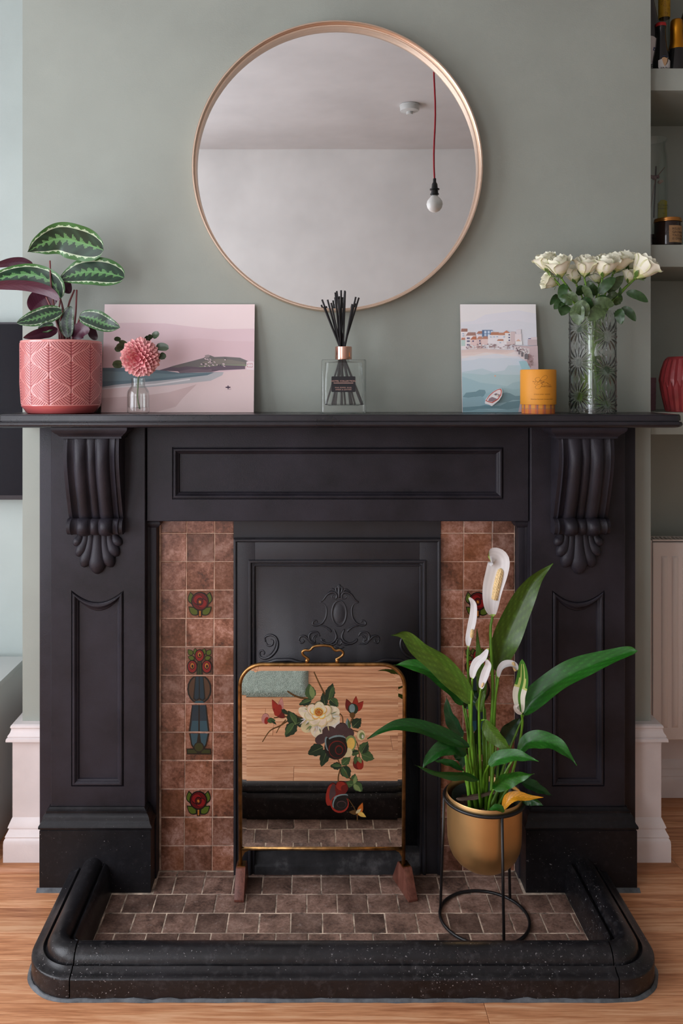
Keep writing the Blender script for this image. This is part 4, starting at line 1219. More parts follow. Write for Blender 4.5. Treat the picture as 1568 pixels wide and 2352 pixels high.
# white spathes
def whitef(c1=(214, 210, 208), c2=(196, 192, 192), tipg=True, green=False):
    a, b, g, g2 = lin(c1), lin(c2), lin((160, 186, 92)), lin((70, 128, 40))
    def f(s_, t, top):
        if green and (abs(t) < .12 or s_ > .55 and abs(t) > .25 + .8*(1 - s_)): return g2
        if green and s_ > .5: return lin((196, 206, 120))
        if tipg and s_ > .955: return g
        if s_ < .05: return g
        v = 1 - .06*max(0, math.sin(t*16))
        c = a if top > 0 else b
        return (c[0]*v, c[1]*v, c[2]*v, 1)
    return f
def cp5(c): return (1000 + .15728*c[0], 1190 + .15728*c[1])
def spathe(midpx, hwpx, y0, y1, roll, stempx, spad=None, fold=.35, cf=None, prof=(.55, .6), rs=.0034):
    n_ = len(midpx)
    pts = [at(px, py, y0 + (y1 - y0)*i/(n_ - 1)) for i, (px, py) in enumerate(midpx)]
    sp_ = leaf('spathe', ply, pts, hwpx*m_per_px(y0), roll, cf or whitef(), fold, wave=.05, prof=prof, mat=M['petalm'], n=26, m=10)
    if stempx:
        ss = [at(px, py, C0 + (y0 - C0)*i/(len(stempx) - 1)) for i, (px, py) in enumerate(stempx)]
        ss[0].z = min(ss[0].z, .275)
        sm = catmull(ss, 18); MB().tube(sm, [rs*1.15 - rs*.4*i/18 for i in range(19)], 8).build('flower_stalk', STEM, sp_, smooth=True)
    if spad:
        (a, b, r) = spad
        A, B = at(*a, y0 - .012), at(*b, y0 - .014)
        ax = (B - A); ln = ax.length; ax.normalize(); u = ax.orthogonal().normalized(); v = ax.cross(u)
        R = r*m_per_px(y0)
        def rad(t): return R*(.75 + .25*math.sin(math.pi*t)) * (1 if t < .88 else math.sqrt(max(.03, 1 - ((t - .88)/.12)**2)))
        nu, nv = 72, 96
        def f(uu, vv):
            a_ = 2*math.pi*uu; bumpv = .10*R*max(-.3, math.sin(a_*9 + vv*ln/R*4.2)*math.sin(vv*ln/R*4.4 + 1.2))
            rr_ = rad(vv) + bumpv
            return A + ax*(ln*vv) + u*(rr_*math.cos(a_)) + v*(rr_*math.sin(a_))
        MB().grid(f, nu, nv, wrap=True).build('spadix', SPADIX, sp_, smooth=True)
SPADIX = pmat('cream_spadix', (222, 192, 138), .6, var=.12, vs=300)
spathe([cp5(c) for c in ((838,1440),(815,1270),(835,1050),(900,800),(930,620),(850,550),(765,558))], 25, -.22, -.235, 10, [(1112,1855),(1131,1620),(1126,1460),cp5((830,1440))], ((cp5((858,1190))), cp5((958,735)), 8.6), .30, prof=(.55, .42), rs=.0042)
spathe([cp5(c) for c in ((478,1890),(490,1760),(530,1600),(565,1400),(560,1250),(480,1140))], 10, -.24, -.245, 30, [(1086,1850),(1078,1620),cp5((470,2100)),cp5((478,1890))], (cp5((526,1745)), cp5((540,1625)), 4.2), .4)
spathe([cp5(c) for c in ((535,2352),(560,2220),(620,2110),(700,2040),(775,1900))], 11, -.29, -.30, 25, [(1090,1850),(1082,1700),(1083,1600),cp5((535,2352))], None, .4)
spathe([cp5(c) for c in ((660,2500),(690,2400),(740,2260),(775,2150),(745,2050))], 10, -.30, -.31, 25, [(1106,1855),(1101,1700),(1100,1620),cp5((660,2500))], ((1106, 1578), (1110, 1568), 2.6), .4)
spathe([cp5(c) for c in ((915,2340),(940,2220),(1000,2150),(1090,2130),(1160,2160),(1200,2230))], 8.5, -.25, -.27, 30, [(1128,1855),(1135,1640),cp5((915,2340))], (cp5((1165,2230)), cp5((1130,2100)), 4.0), .4)
spathe([(1197,1640),(1192,1600),(1200,1560),(1199,1514)], 15, -.26, -.27, 10, [(1150,1860),(1186,1740),(1199,1665),(1197,1640)], None, .3, cf=whitef(green=True, c1=(226, 224, 206)))
spathe([(1198,1640),(1189,1634),(1184,1624),(1192,1618)], 5, -.265, -.27, 20, None, None, .5, cf=whitef((200, 190, 180)))
# ================================================================== TEXT
_tc = {}
def text_polys(s, size=1.0, align='CENTER', spacing=1.0):
    """flat triangulated letters as (verts2d, faces)"""
    cu = bpy.data.curves.new('lettering', 'FONT'); cu.body = s; cu.size = size; cu.align_x = align; cu.space_character = spacing; cu.resolution_u = 3
    ob = bpy.data.objects.new('lettering', cu); COL.objects.link(ob)
    dg = bpy.context.evaluated_depsgraph_get(); dg.update()
    me = bpy.data.meshes.new_from_object(ob.evaluated_get(dg))
    v = [(p.co.x, p.co.y) for p in me.vertices]; f = [tuple(p.vertices) for p in me.polygons]
    bpy.data.objects.remove(ob); bpy.data.curves.remove(cu); bpy.data.meshes.remove(me)
    return v, f
def put_text(mb, s, place, size, cx=0, cz=0, align='CENTER', spacing=1.0):
    v, f = text_polys(s, size, align, spacing)
    i = mb.pts([place(x + cx, y_ + cz) for x, y_ in v])
    for q in f: mb.face([i[k] for k in q])

# ================================================================== PINK POT AND CALATHEA
KC = Vector(at(141, 900, -.110)); KC.z = MZ
pk = thing('plant_pot', 'pink glazed ceramic plant pot embossed with wavy leaf lines', 'plant pot', KC)
KH, KR = .188, .1035
def potglaze():
    t = NT('pink_ceramic_glaze')
    a = t.n('ShaderNodeAttribute', attribute_name='Col'); t.l(a.outputs['Color'], t.b.inputs['Base Color'])
    t.set(Roughness=.22, Specular_IOR_Level=.5, Coat_Weight=.4); t.b.inputs['Coat Roughness'].default_value = .08
    return t.m
def braid(u, z):
    """0..1 ridge height: fans of lines flowing out of vertical spines, like braided fronds"""
    P = .080
    x = u*12
    col = int(math.floor(x)); t = x - col                  # between two spines
    ph = z/P + .5*(col % 2)
    xb = .5 + .47*math.sin(2*math.pi*ph)                   # fronds bulge alternately over each other
    d = t if t < xb else 1 - t
    lines = .5 + .5*math.sin(2*math.pi*11*(z/P - .62*d**1.25))
    seam = math.exp(-((t - xb)/.05)**2)
    spine = math.exp(-(d/.035)**2)
    return max(lines**1.3*.85, seam) - spine*.7
C1, C2 = lin((152, 70, 74)), lin((218, 146, 140))
NU_, NV_ = 600, 210
def potpt(u, v):
    z = .021 + v*(KH - .021)
    r = KR*(.965 + .035*min(1, v*3)) + .0012*braid(u, z)*(1 if .02 < v < .97 else 0)
    a = 2*math.pi*u
    return (KC.x + r*math.cos(a), KC.y + r*math.sin(a), MZ + z)
def potcol(u, v):
    h = max(0, min(1, braid(u, .021 + v*(KH - .021)))) if .02 < v < .97 else .9
    return tuple(C1[i] + (C2[i] - C1[i])*h for i in range(3)) + (1,)
mb = MB(); mb.grid(potpt, NU_, NV_, potcol, wrap=True)
mb.cur = C2
mb.lathe([(KR, KH), (KR - .002, KH + .0015), (KR - .006, KH), (KR - .0075, KH - .01), (KR - .008, .03), (.001, .03)], KC, 96)
mb.build('pot_body', potglaze(), pk, smooth=True, recalc=False)
mb = MB(); mb.cur = lin((178, 84, 84))
mb.lathe([(.001, 0.0005), (.084, .0005), (.088, .003), (.094, .012), (.1005, .0195), (.1010, .0215), (.099, .0225), (.001, .0225)], KC, 96)
mb.build('saucer', potglaze(), pk, smooth=True, angle=50)
cal = thing('calathea', 'prayer plant with dark feathered leaves and purple undersides in pink pot', 'plant', (KC.x, KC.y, MZ + .16))
MB().lathe([(.095, .165), (.06, .168), (.001, .17)], KC, 40).build('soil', pmat('dark_soil', (44, 32, 26), .95, var=.4, vs=120), cal)
def c1p(c, y_): return at(.3954*c[0], 480 + .3954*c[1], y_)
def calf(dark=(36, 62, 44), mid=(92, 138, 84), edge=(66, 112, 58), cream=(188, 204, 172), under=(74, 34, 50), seed=0, dull=1.0):
    D, Md, E, Cm, U = [tuple(v*dull for v in lin(c)[:3]) + (1,) for c in (dark, mid, edge, cream, under)]
    rnd = random.Random(seed); ph = rnd.random()*6
    def f(s_, t, top):
        k = abs(t)
        if top < 0:
            v = .85 + .3*abs(math.sin(s_*40 + k*6)); return (U[0]*v, U[1]*v, U[2]*v, 1)
        sw = (s_*11 - k*1.1 + (.4 if t > 0 else 0) + ph) % 1.0; jag = .10*abs(sw*2 - 1) - .05
        if k < .05: return tuple(min(1, v*1.3) for v in Md[:3]) + (1,)
        if k < .20*math.sin(math.pi*min(1, s_*1.05)) + jag*3.2: return Md
        if .70 + jag*.4 < k < .79 + jag*1.1: return Cm
        if k >= .79 + jag*1.1: return E
        v = .8 + .45*max(0, math.sin(s_*36 - k*7)); return (D[0]*v, D[1]*v, D[2]*v, 1)
    return f
S1 = .3954*m_per_px(-.11)
M['calm'] = vcmat('satin_calathea_leaf', .33, .5, bump=.06, bs=120)
CAL = [
 # midrib base->tip, half width, roll, dull, y0, y1, upper face to camera?
 ([(602,238),(470,196),(350,172),(240,205),(160,250)], 108, 18, 1.0, -.12, -.13, 1, (.45, .95), 'feathered'),
 ([(722,398),(610,372),(500,366),(410,388),(345,412)], 88, -22, 1.0, -.10, -.11, 1, (.45, .9), 'feathered'),
 ([(352,520),(300,425),(170,380),(20,398),(-60,440)], 68, 12, 1.0, -.12, -.11, 1, (.5, .8), 'feathered'),
 ([(348,528),(270,470),(120,440),(-20,445),(-90,470)], 36, 30, 1.0, -.15, -.14, -1, (.5, .8), 'purple'),
 ([(190,318),(90,306),(-60,335)], 30, 20, .8, -.07, -.07, -1, (.5, .7), 'purple'),
 ([(330,490),(240,530),(178,592)], 70, 10, 1.0, -.08, -.08, -1, (.45, .5), 'purple'),
 ([(362,592),(280,612),(190,640),(98,662)], 52, -14, .75, -.15, -.18, 1, (.5, .7), 'feathered'),
 ([(462,622),(545,640),(620,672),(696,690)], 56, 14, .6, -.15, -.19, 1, (.5, .7), 'feathered'),
 ([(335,700),(250,718),(135,748)], 36, 25, .7, -.17, -.19, -1, (.5, .7), 'purple'),
 ([(398,748),(388,650),(412,565)], 44, 20, .35, -.14, -.14, 1, (.5, .6), 'feathered'),
 ([(425,752),(470,705),(522,700)], 46, 10, 1.1, -.13, -.15, -1, (.5, .5), 'purple'),
 ([(345,400),(372,440),(408,490)], 40, 10, .7, -.07, -.07, -1, (.5, .6), 'purple'),
 ([(360,580),(345,610),(300,600)], 40, 20, .5, -.10, -.10, 1, (.5, .6), 'feathered'),
 ([(310,668),(270,685),(222,700)], 34, -20, .6, -.17, -.18, 1, (.5, .6), 'feathered'),
 ([(560,760),(535,715),(520,640)], 26, 10, .8, -.10, -.10, -1, (.5, .6), 'purple'),
]
for k, (mid, hw, roll, dull, y0, y1, face, pr, kind) in enumerate(CAL):
    n_ = len(mid)
    leaf('leaf', cal, [c1p(c, y0 + (y1-y0)*i/(n_-1)) for i, c in enumerate(mid)], hw*S1, roll, calf(seed=k, dull=dull) if face > 0 else (lambda g: (lambda s_, t, top: g(s_, t, -top)))(calf(seed=k, dull=dull)), .16, wave=.05, prof=pr, n=64, m=40, mat=M['calm'], phase=k)
CST = pmat('maroon_leaf_stalk', (104, 52, 52), .45, var=.2, vs=30)
for ps, y1 in (([(352,752),(318,600),(296,430),(290,300)], -.125), ([(420,752),(438,620),(446,470)], -.105), ([(362,752),(312,610),(268,510)], -.13), ([(405,748),(395,580),(432,470)], -.09), ([(380,752),(340,640),(350,520)], -.12), ([(440,752),(450,680),(465,625)], -.15), ([(372,752),(350,670),(362,592)], -.15), ([(395,752),(370,600),(350,520),(340,480)], -.1)):
    n_ = len(ps); sm = catmull([c1p(c, -.12 + (y1 + .12)*i/(n_-1)) for i, c in enumerate(ps)], 14)
    sm[0].z = MZ + .165
    MB().tube(sm, [.0034 - .0012*i/14 for i in range(15)], 7).build('stalk', CST, cal, smooth=True)

# ================================================================== ART PRINTS
def leaning(name, label, px0, px1, pyt, pyb, yb, yt, polys, grp):
    A, B = at(px0, pyb, yb), at(px1, pyb, yb); w_ = B.x - A.x
    zb = MZ + .0005; zt = at(px0, pyt, yt).z
    th = .006
    up = Vector((0, yt - yb, zt - zb)); h_ = up.length; upn = up.normalized(); nrm = Vector((0, -upn.z, upn.y))
    o = thing(name, label, 'art print', (A.x + w_/2, yb, MZ), grp)
    P = lambda x, y_, d: Vector((A.x + x*w_, yb, zb)) + upn*(y_*h_) + nrm*d
    mb = MB()
    mb.loops([[P(0, 0, 0), P(1, 0, 0), P(1, 1, 0), P(0, 1, 0)], [P(0, 0, -th), P(1, 0, -th), P(1, 1, -th), P(0, 1, -th)]], True, True, True)
    mb.build('board', pmat('print_board', (232, 216, 216), .6), o)
    polys = [(q, tuple(min(.92, v*1.32) for v in c[:3]) + (1,)) for q, c in polys]
    mb = MB(); add_flat(mb, polys, lambda x, y_, d: P(min(1, max(0, x)), min(1, max(0, y_)), d), .00004, .0002)
    mb.build('printed_picture', M['art'], o, recalc=False)
    return o
# pink beach print (coordinates from the enlarged view)
def u1(ps): return [((x - 588)/885, (1182 - y_)/630) for x, y_ in ps]
def below(ps, yb=1190): return u1([(580, yb)] + [(580, ps[0][1])] + ps + [(1480, ps[-1][1]), (1480, yb)])
rgb = lambda *c: lin(c)
beach = [(u1([(580,540),(1480,540),(1480,1190),(580,1190)]), rgb(216,198,198)),
 (below([(588,664),(750,661),(950,665),(1100,684),(1250,698),(1473,696)]), rgb(206,182,186)),
 (below([(588,800),(760,790),(950,765),(1150,752),(1300,768),(1473,772)]), rgb(202,176,180)),
 (below([(588,925),(720,925),(950,938),(1040,953),(1280,950),(1473,930)]), rgb(206,184,182)),
 (u1([(588,925),(720,925),(950,940),(1040,955),(1220,951),(1285,950),(1245,972),(1000,1000),(720,1024),(588,1036)]), rgb(96,114,122)),
 (u1([(588,945),(800,950),(1000,962),(1200,956),(1000,978),(760,998),(588,1004)]), rgb(110,130,136)),
 (u1([(588,1036),(660,1024),(720,1018),(1000,992),(1200,968),(1240,952),(1296,950),(1288,968),(1220,1000),(1000,1024),(820,1040),(700,1036),(588,1050)]), rgb(170,168,170)),
 (u1([(588,1044),(700,1032),(900,1016),(1100,988),(1100,996),(900,1026),(700,1040),(588,1052)]), rgb(206,200,200)),
 (u1([(588,1100),(720,1092),(850,1084),(980,1066),(1090,1036),(1140,1020),(1060,1100),(1020,1150),(900,1190),(580,1190)]), rgb(192,166,164)),
 (u1([(930,938),(1000,914),(1100,888),(1176,868),(1196,854),(1216,852),(1240,862),(1300,860),(1390,866),(1432,884),(1473,900),(1473,914),(1300,912),(1150,925),(1000,932)]), rgb(108,104,102)),
 (u1([(1170,890),(1260,872),(1340,878),(1420,893),(1420,905),(1300,902),(1180,912)]), rgb(122,116,108)),
 (u1([(1150,916),(1300,906),(1473,906),(1473,916),(1300,914),(1160,922)]), rgb(128,134,112)),
 (u1([(915,940),(985,920),(1030,924),(1080,916),(1150,922),(1300,910),(1420,914),(1420,932),(1270,940),(1222,950),(1110,952),(1040,956),(1030,945)]), rgb(98,84,94)),
 (u1([(1030,946),(1110,930),(1200,936),(1225,930),(1225,948),(1110,953),(1040,955)]), rgb(112,96,104)),
 (u1([(1184,852),(1204,848),(1214,852),(1210,864),(1188,868)]), rgb(150,136,136)),
 (u1([(1420,892),(1428,890),(1428,934),(1473,938),(1473,892),(1464,886),(1440,886)]), rgb(214,196,198)),
 (u1([(1432,900),(1464,898),(1464,924),(1432,922)]), rgb(190,150,152)), (u1([(1440,902),(1446,902),(1446,920),(1440,920)]), rgb(226,212,212)), (u1([(1452,902),(1458,902),(1458,920),(1452,920)]), rgb(226,212,212)), (u1([(1432,910),(1464,909),(1464,912),(1432,913)]), rgb(226,212,212)),
 (u1(ell(1322,1038,16,4)), rgb(66,48,66)), (u1([(1319,1028),(1325,1028),(1326,1050),(1321,1052)]), rgb(66,48,66)), (u1(ell(1330,1049,12,2)), rgb(168,142,146))]
for k in range(26):
    rr_ = random.Random(k); x, y_ = 1150 + rr_.random()*160, 872 + rr_.random()*46
    if k < 6: x, y_ = 1186 + rr_.random()*40, 872 + rr_.random()*16
    beach.append((u1(ell(x, y_, 4 + 5*rr_.random(), 2.5 + 2*rr_.random(), 40*rr_.random())), rgb(188,170,172) if k % 3 else rgb(84,80,82)))
leaning('art_print', 'wide pink beach scene print leaning behind the pink flower', 232, 582.5, 699, 946, -.052, -.012, beach, 'art prints on the mantel')
# harbour print (from enlarged view: x 50..1460, y 60..2010)
def u2(ps): return [((x - (50 + 50*(y_ - 60)/1950))/1372, (2010 - y_)/1950) for x, y_ in ps]
def below2(ps): return u2([(40, 2030)] + [(40, ps[0][1])] + ps + [(1500, ps[-1][1]), (1500, 2030)])
hb = [(u2([(30,50),(1500,50),(1500,2030),(30,2030)]), rgb(214,212,212)),
 (below2([(60,390),(300,360),(500,250),(800,210),(1100,170),(1450,230)]), rgb(208,208,214)), (below2([(60,430),(400,420),(800,345),(1100,360),(1450,420)]), rgb(204,206,212)),
 (below2([(60,890),(300,880),(420,845),(600,880),(900,890),(1100,890)]), rgb(206,188,182)), (below2([(60,940),(300,930),(600,925),(800,945),(1010,900),(1100,890)]), rgb(212,196,190)),
 (below2([(60,1000),(300,985),(520,935),(700,960),(900,965),(1040,920),(1150,960)]), rgb(214,208,206)),
 (below2([(60,1050),(250,1010),(500,990),(700,960),(900,1000),(1080,1010),(1450,1010)]), rgb(204,208,214)), (below2([(60,1090),(300,1070),(400,1040),(700,1045),(900,1030),(1200,1060),(1450,1200)]), rgb(192,202,210)),
 (below2([(60,1290),(200,1270),(450,1225),(650,1290),(850,1260),(920,1170),(1200,1165),(1450,1250)]), rgb(176,194,200)), (below2([(60,1310),(300,1320),(480,1340),(620,1310),(800,1335),(1200,1340),(1450,1330)]), rgb(164,188,192)),
 (below2([(60,1370),(250,1420),(420,1480),(700,1510),(900,1545),(1000,1480),(1150,1450),(1450,1430)]), rgb(152,180,186)), (below2([(60,1700),(160,1660),(330,1640),(400,1605),(500,1610),(520,1670),(600,1650),(800,1560),(1000,1600),(1450,1560)]), rgb(144,174,180)),
 (u2([(100,1740),(160,1660),(340,1640),(400,1605),(500,1612),(515,1660),(480,1720),(450,1735),(300,1735),(200,1750)]), rgb(112,142,150)),
 (u2([(700,1840),(780,1720),(830,1665),(880,1655),(950,1670),(1050,1720),(1160,1710),(1160,1790),(1000,1790),(900,1830),(780,1845)]), rgb(112,142,150)),
 (below2([(100,1760),(300,1740),(420,1720),(470,1740),(500,1800),(700,1850),(900,1830),(1000,1800),(1450,1790)]), rgb(134,164,172)),
 (u2([(100,1920),(400,1900),(500,1880),(620,1900),(780,1890),(900,1830),(1150,1800),(1150,1940),(900,1960),(700,1940),(400,1950),(200,1990),(100,2000)]), rgb(104,136,144)),
 (below2([(100,1990),(300,1975),(450,1950),(640,1985),(900,1960),(1100,1930),(1450,1930)]), rgb(122,154,162))]
def bx(x0, y0, x1, y1, c, sk=0): hb.append((u2([(x0, y1), (x1, y1), (x1 - sk*0, y0), (x0, y0)]), rgb(*c)))
def rf(x0, y0, x1, y1, sk, c): hb.append((u2([(x0, y1), (x1, y1), (x1 - sk*.15, y0), (x0 + sk, y0)]), rgb(*c)))
bx(60,540,230,880,(222,212,212)); rf(60,505,180,560,10,(152,112,100)); bx(66,700,140,820,(176,196,190)); rf(66,670,140,710,8,(180,130,112))
bx(155,630,330,880,(220,210,210)); rf(150,572,330,632,40,(156,122,112)); bx(340,590,450,760,(216,208,210)); rf(340,552,450,600,40,(168,120,104))
bx(446,530,636,650,(92,116,148)); 
for gx in (485, 545, 600): bx(gx,545,gx+40,590,(186,200,216)); bx(gx,600,gx+40,640,(176,192,210))
bx(234,700,345,860,(214,190,186)); rf(232,645,345,704,50,(174,112,88)); bx(345,695,440,860,(206,182,178)); rf(345,648,445,698,40,(176,130,112)); bx(438,690,550,800,(212,190,186)); rf(438,645,548,694,36,(172,126,108))
bx(550,620,900,880,(222,214,216)); rf(592,570,750,622,20,(172,120,96)); rf(740,580,870,626,10,(178,130,106)); bx(860,580,960,760,(224,214,212)); hb.append((u2([(820,585),(885,538),(950,585)]), rgb(190,128,100))); bx(960,560,1050,740,(196,180,180)); bx(1040,600,1160,740,(216,206,208)); bx(1060,520,1150,610,(208,202,206))
bx(890,740,1040,800,(198,182,180)); bx(1045,735,1170,805,(226,220,222)); hb.append((u2([(1055,735),(1100,695),(1150,735)]), rgb(204,168,150))); bx(1270,700,1450,810,(188,172,174)); hb.append((u2([(1270,705),(1330,665),(1450,655),(1450,705)]), rgb(206,194,196))); bx(1280,682,1330,694,(60,60,110))
bx(720,735,830,770,(222,214,216)); rf(712,698,830,728,20,(180,130,108))
for (wx, wy) in ((170,668),(196,668),(170,722),(196,722),(170,788),(196,788),(392,716),(396,762),(270,722),(924,606),(924,656),(924,706)): bx(wx,wy,wx+20,wy+24,(58,60,104))
for (wx, wy) in ((585,648),(645,648),(705,646),(828,648),(760,752),(365,600),(410,600),(86,590),(88,630)): bx(wx,wy,wx+24,wy+18,(150,174,196))
for k in range(90):
    r9 = random.Random(100 + k); x, y_ = 160 + r9.random()*860, 790 + r9.random()*85
    hb.append((u2(ell(x, y_, 8 + 12*r9.random(), 5 + 8*r9.random())), rgb(*((150,126,128) if k % 2 else (226,220,220)))))
hb += [(u2([(1020,820),(1290,830),(1450,820),(1500,2030),(1090,2030),(1130,1800),(1160,1650),(1310,1230),(1240,1110),(1190,1070),(1100,1010),(1010,900)]), rgb(188,168,170)),
 (u2([(1010,900),(1030,830),(1290,870),(1300,960),(1250,1080),(1190,1075),(1100,1015)]), rgb(206,196,196)),
 (u2([(1250,1110),(1250,960),(1320,980),(1370,1060),(1310,1230)]), rgb(166,140,142)),
 (u2([(1100,1100),(1240,1100),(1310,1230),(1310,1260),(1160,1260)]), rgb(150,186,192))]
for k in range(60):
    r9 = random.Random(300 + k); x = 1030 + r9.random()*260; y_ = 830 + (x - 1030)*.32 + r9.random()*90 - 10
    hb.append((u2(ell(x, y_, 5 + 9*r9.random(), 4 + 8*r9.random())), rgb(*((122,102,108) if k % 2 else (224,218,218)))))
for (ax_, ay, aw, ah) in ((1200,965,64,100),(1140,930,34,90),(1090,900,26,80)):
    hb.append((u2([(ax_, ay + ah), (ax_ + aw, ay + ah)] + [(ax_ + aw/2 + aw/2*math.cos(q), ay + ah*.35 - ah*.35*math.sin(q)) for q in [math.pi*j/8 for j in range(9)]]), rgb(112,108,112)))
for k in range(26):
    r9 = random.Random(500 + k); x, y_ = 1262 + r9.random()*90, 1000 + r9.random()*180
    if y_ < 1240 - abs(1310 - x)*2: hb.append((u2(ell(x, y_, 8 + 6*r9.random(), 6)), rgb(132,112,108)))
hb.append((u2(ell(668,1368,12,12)), rgb(216,150,110)))
hb += [(u2([(484,1840),(500,1780),(560,1710),(640,1640),(720,1600),(780,1592),(796,1640),(790,1720),(740,1800),(680,1850),(610,1905),(560,1880),(490,1862)]), rgb(222,216,218)),
 (u2([(496,1812),(560,1715),(640,1646),(720,1604),(776,1596),(788,1640),(776,1710),(720,1790),(620,1852),(560,1838)]), rgb(178,66,48)),
 (u2([(512,1804),(570,1724),(645,1658),(720,1616),(764,1612),(774,1650),(762,1705),(708,1780),(614,1836),(560,1824)]), rgb(214,206,208)),
 (u2([(560,1770),(620,1740),(710,1780),(620,1830),(545,1815)]), rgb(138,120,128)), (u2([(640,1700),(680,1680),(760,1700),(735,1740)]), rgb(138,120,128)), (u2([(605,1738),(640,1700),(720,1745),(700,1775)]), rgb(226,220,220)), (u2(ell(685,1690,16,10)), rgb(80,74,92)), (u2([(690,1700),(730,1705),(722,1730),(690,1722)]), rgb(206,196,176))]
leaning('art_print', 'upright harbour print with red rowing boat behind the orange candle', 1062, 1237.5, 699, 946, -.052, -.018, hb, 'art prints on the mantel')

# ================================================================== PINK POMPOM FLOWER IN A SMALL BOTTLE
M['glass'] = glassmat('clear_glass', refl=1.6)
M['glass_thin'] = glassmat('thin_clear_glass', refl=1.2)
BYY = -.145
bb = at(317.5, 946, BYY); bb.z = MZ
sv = thing('bottle_vase', 'small clear glass bottle vase holding the pink pompom flower', 'vase', bb)
sc_ = m_per_px(BYY)
prof = [(.0001, .0008), (20*sc_, .0008), (24.5*sc_, .003), (25.2*sc_, .008), (25.2*sc_, 44*sc_), (24*sc_, 52*sc_), (19*sc_, 59*sc_), (15.5*sc_, 64*sc_), (15.2*sc_, 74*sc_), (16.5*sc_, 80*sc_), (16.0*sc_, 82*sc_), (13.8*sc_, 81*sc_), (13.4*sc_, 64*sc_), (17.5*sc_, 57*sc_), (22.5*sc_, 50*sc_), (23.6*sc_, 42*sc_), (23.6*sc_, 15*sc_), (.0001, 13*sc_)]
MB().lathe(prof, bb, 40).build('glass', M['glass'], sv, smooth=True, angle=60)
pf = thing('pompom_flower', 'pink pompom dahlia with round green leaves in small bottle', 'flower', (bb.x, bb.y, MZ + .02))
fc = at(322, 821, BYY); FRR = 44*sc_
MB().tube(catmull([(bb.x + .004, BYY, MZ + .012), (bb.x - .002, BYY, MZ + .05), fc], 12), .0017, 7).build('stem', pmat('slim_green_stem', (84, 104, 60), .6), pf, smooth=True)
mb = MB(); NPET = 260
pr1, pr2, pr3 = lin((226, 138, 144)), lin((198, 96, 108)), lin((238, 172, 170))
for k in range(NPET):
    z = 1 - 2*(k + .5)/NPET; a = k*2.399963; r = math.sqrt(1 - z*z)
    d = Vector((r*math.cos(a), r*math.sin(a), z))
    # bloom opens towards the viewer and a little down
    t1 = d.cross(Vector((0, -1, -.12))); t1 = t1.normalized() if t1.length > .01 else d.orthogonal().normalized()
    t2 = t1.cross(d)
    rk = random.Random(k); ln = FRR*(.94 + .14*rk.random()); wd = FRR*.115*(.8 + .5*rk.random())
    bpt = fc + d*(FRR*.45)
    cA = [pr1[i]*(.55 + .0) for i in range(3)] + [1]
    secs = []
    for q, w_, cup in ((0, .35, 0), (.45, .9, .25), (.8, 1.0, .5), (1.0, .35, .3)):
        c_ = fc + d*(FRR*.45 + (ln - FRR*.45)*q) + t2*(-FRR*.10*q*q)
        secs.append([c_ - t1*(wd*w_) + t2*(wd*cup*w_), c_ - t2*(wd*.15), c_ + t1*(wd*w_) + t2*(wd*cup*w_)])
    for i in range(3):
        cc = (pr2, pr1, pr3)[i]; v = .85 + .3*rk.random(); mb.cur = (min(1, cc[0]*v), cc[1]*v, cc[2]*v, 1)
        idx = [mb.pts(secs[i]), mb.pts(secs[i+1])]
        for j in range(2): mb.face((idx[0][j], idx[0][j+1], idx[1][j+1], idx[1][j]))
bl_ = mb.build('bloom', M['petalm'], pf, smooth=True, recalc=False); bl_['kind'] = 'stuff'
mb = MB(); mb.cur = pr2; mb.sphere(fc, FRR*.62, 20, 14); mb.build('bloom_heart', M['petalm'], pf, smooth=True)
GL = greenf((58, 74, 50), (92, 106, 76), (84, 96, 70), .06)
for (c, tip, hw) in (((700,762),(662,756),14), ((720,800),(676,815),26), ((740,790),(690,770),14), ((715,905),(652,905),24), ((880,755),(855,742),18), ((885,745),(925,725),20), ((905,800),(980,812),24), ((925,850),(955,872),24), ((870,765),(840,745),16), ((690,830),(672,800),16)):
    A, B = c1p(c, BYY + .01), c1p(tip, BYY - .004)
    leaf('leaf', pf, [A, A.lerp(B, .5) + Vector((0, 0, .002)), B], hw*S1, 15, GL, .15, prof=(.4, .42), n=10, m=6)

# ================================================================== REED DIFFUSER
DY = -.105
db = at(788.5, 945, DY); db.z = MZ
rd = thing('reed_diffuser', 'square clear glass reed diffuser bottle with rose gold collar', 'diffuser', db)
dw, dd, dh = 51.5*m_per_px(DY - .03), .030, 124*m_per_px(DY - .03)
def rrect(hx, hy, r, n=5):
    P = []
    for (sx, sy, a0) in ((1, 1, 0), (-1, 1, 90), (-1, -1, 180), (1, -1, 270)):
        for k in range(n + 1):
            a = math.radians(a0 + 90*k/n); P.append((sx*(hx - r) + r*math.cos(a), sy*(hy - r) + r*math.sin(a)))
    return P
def rloop(c, hx, hy, r, z): return [(c.x + x, c.y + y_, z) for x, y_ in rrect(hx, hy, r)]
mb = MB()
z0 = MZ + .0006
Ls = [rloop(db, dw - .003, dd - .003, .004, z0), rloop(db, dw, dd, .006, z0 + .003), rloop(db, dw, dd, .006, z0 + dh - .004), rloop(db, dw - .002, dd - .002, .006, z0 + dh), rloop(db, .017, .017, .0168, z0 + dh + .001), rloop(db, .014, .014, .0138, z0 + dh + .004)]
mb.loops(Ls, True, True, False)
Li = [rloop(db, .0125, .0125, .0123, z0 + dh + .004), rloop(db, .016, .016, .0158, z0 + dh - .004), rloop(db, dw - .010, dd - .007, .01, z0 + dh - .008), rloop(db, dw - .0065, dd - .0055, .008, z0 + dh*.5), rloop(db, dw - .0075, dd - .0065, .008, z0 + .024), rloop(db, dw - .02, dd - .014, .008, z0 + .0195)]
mb.loops(Li, True, False, True)
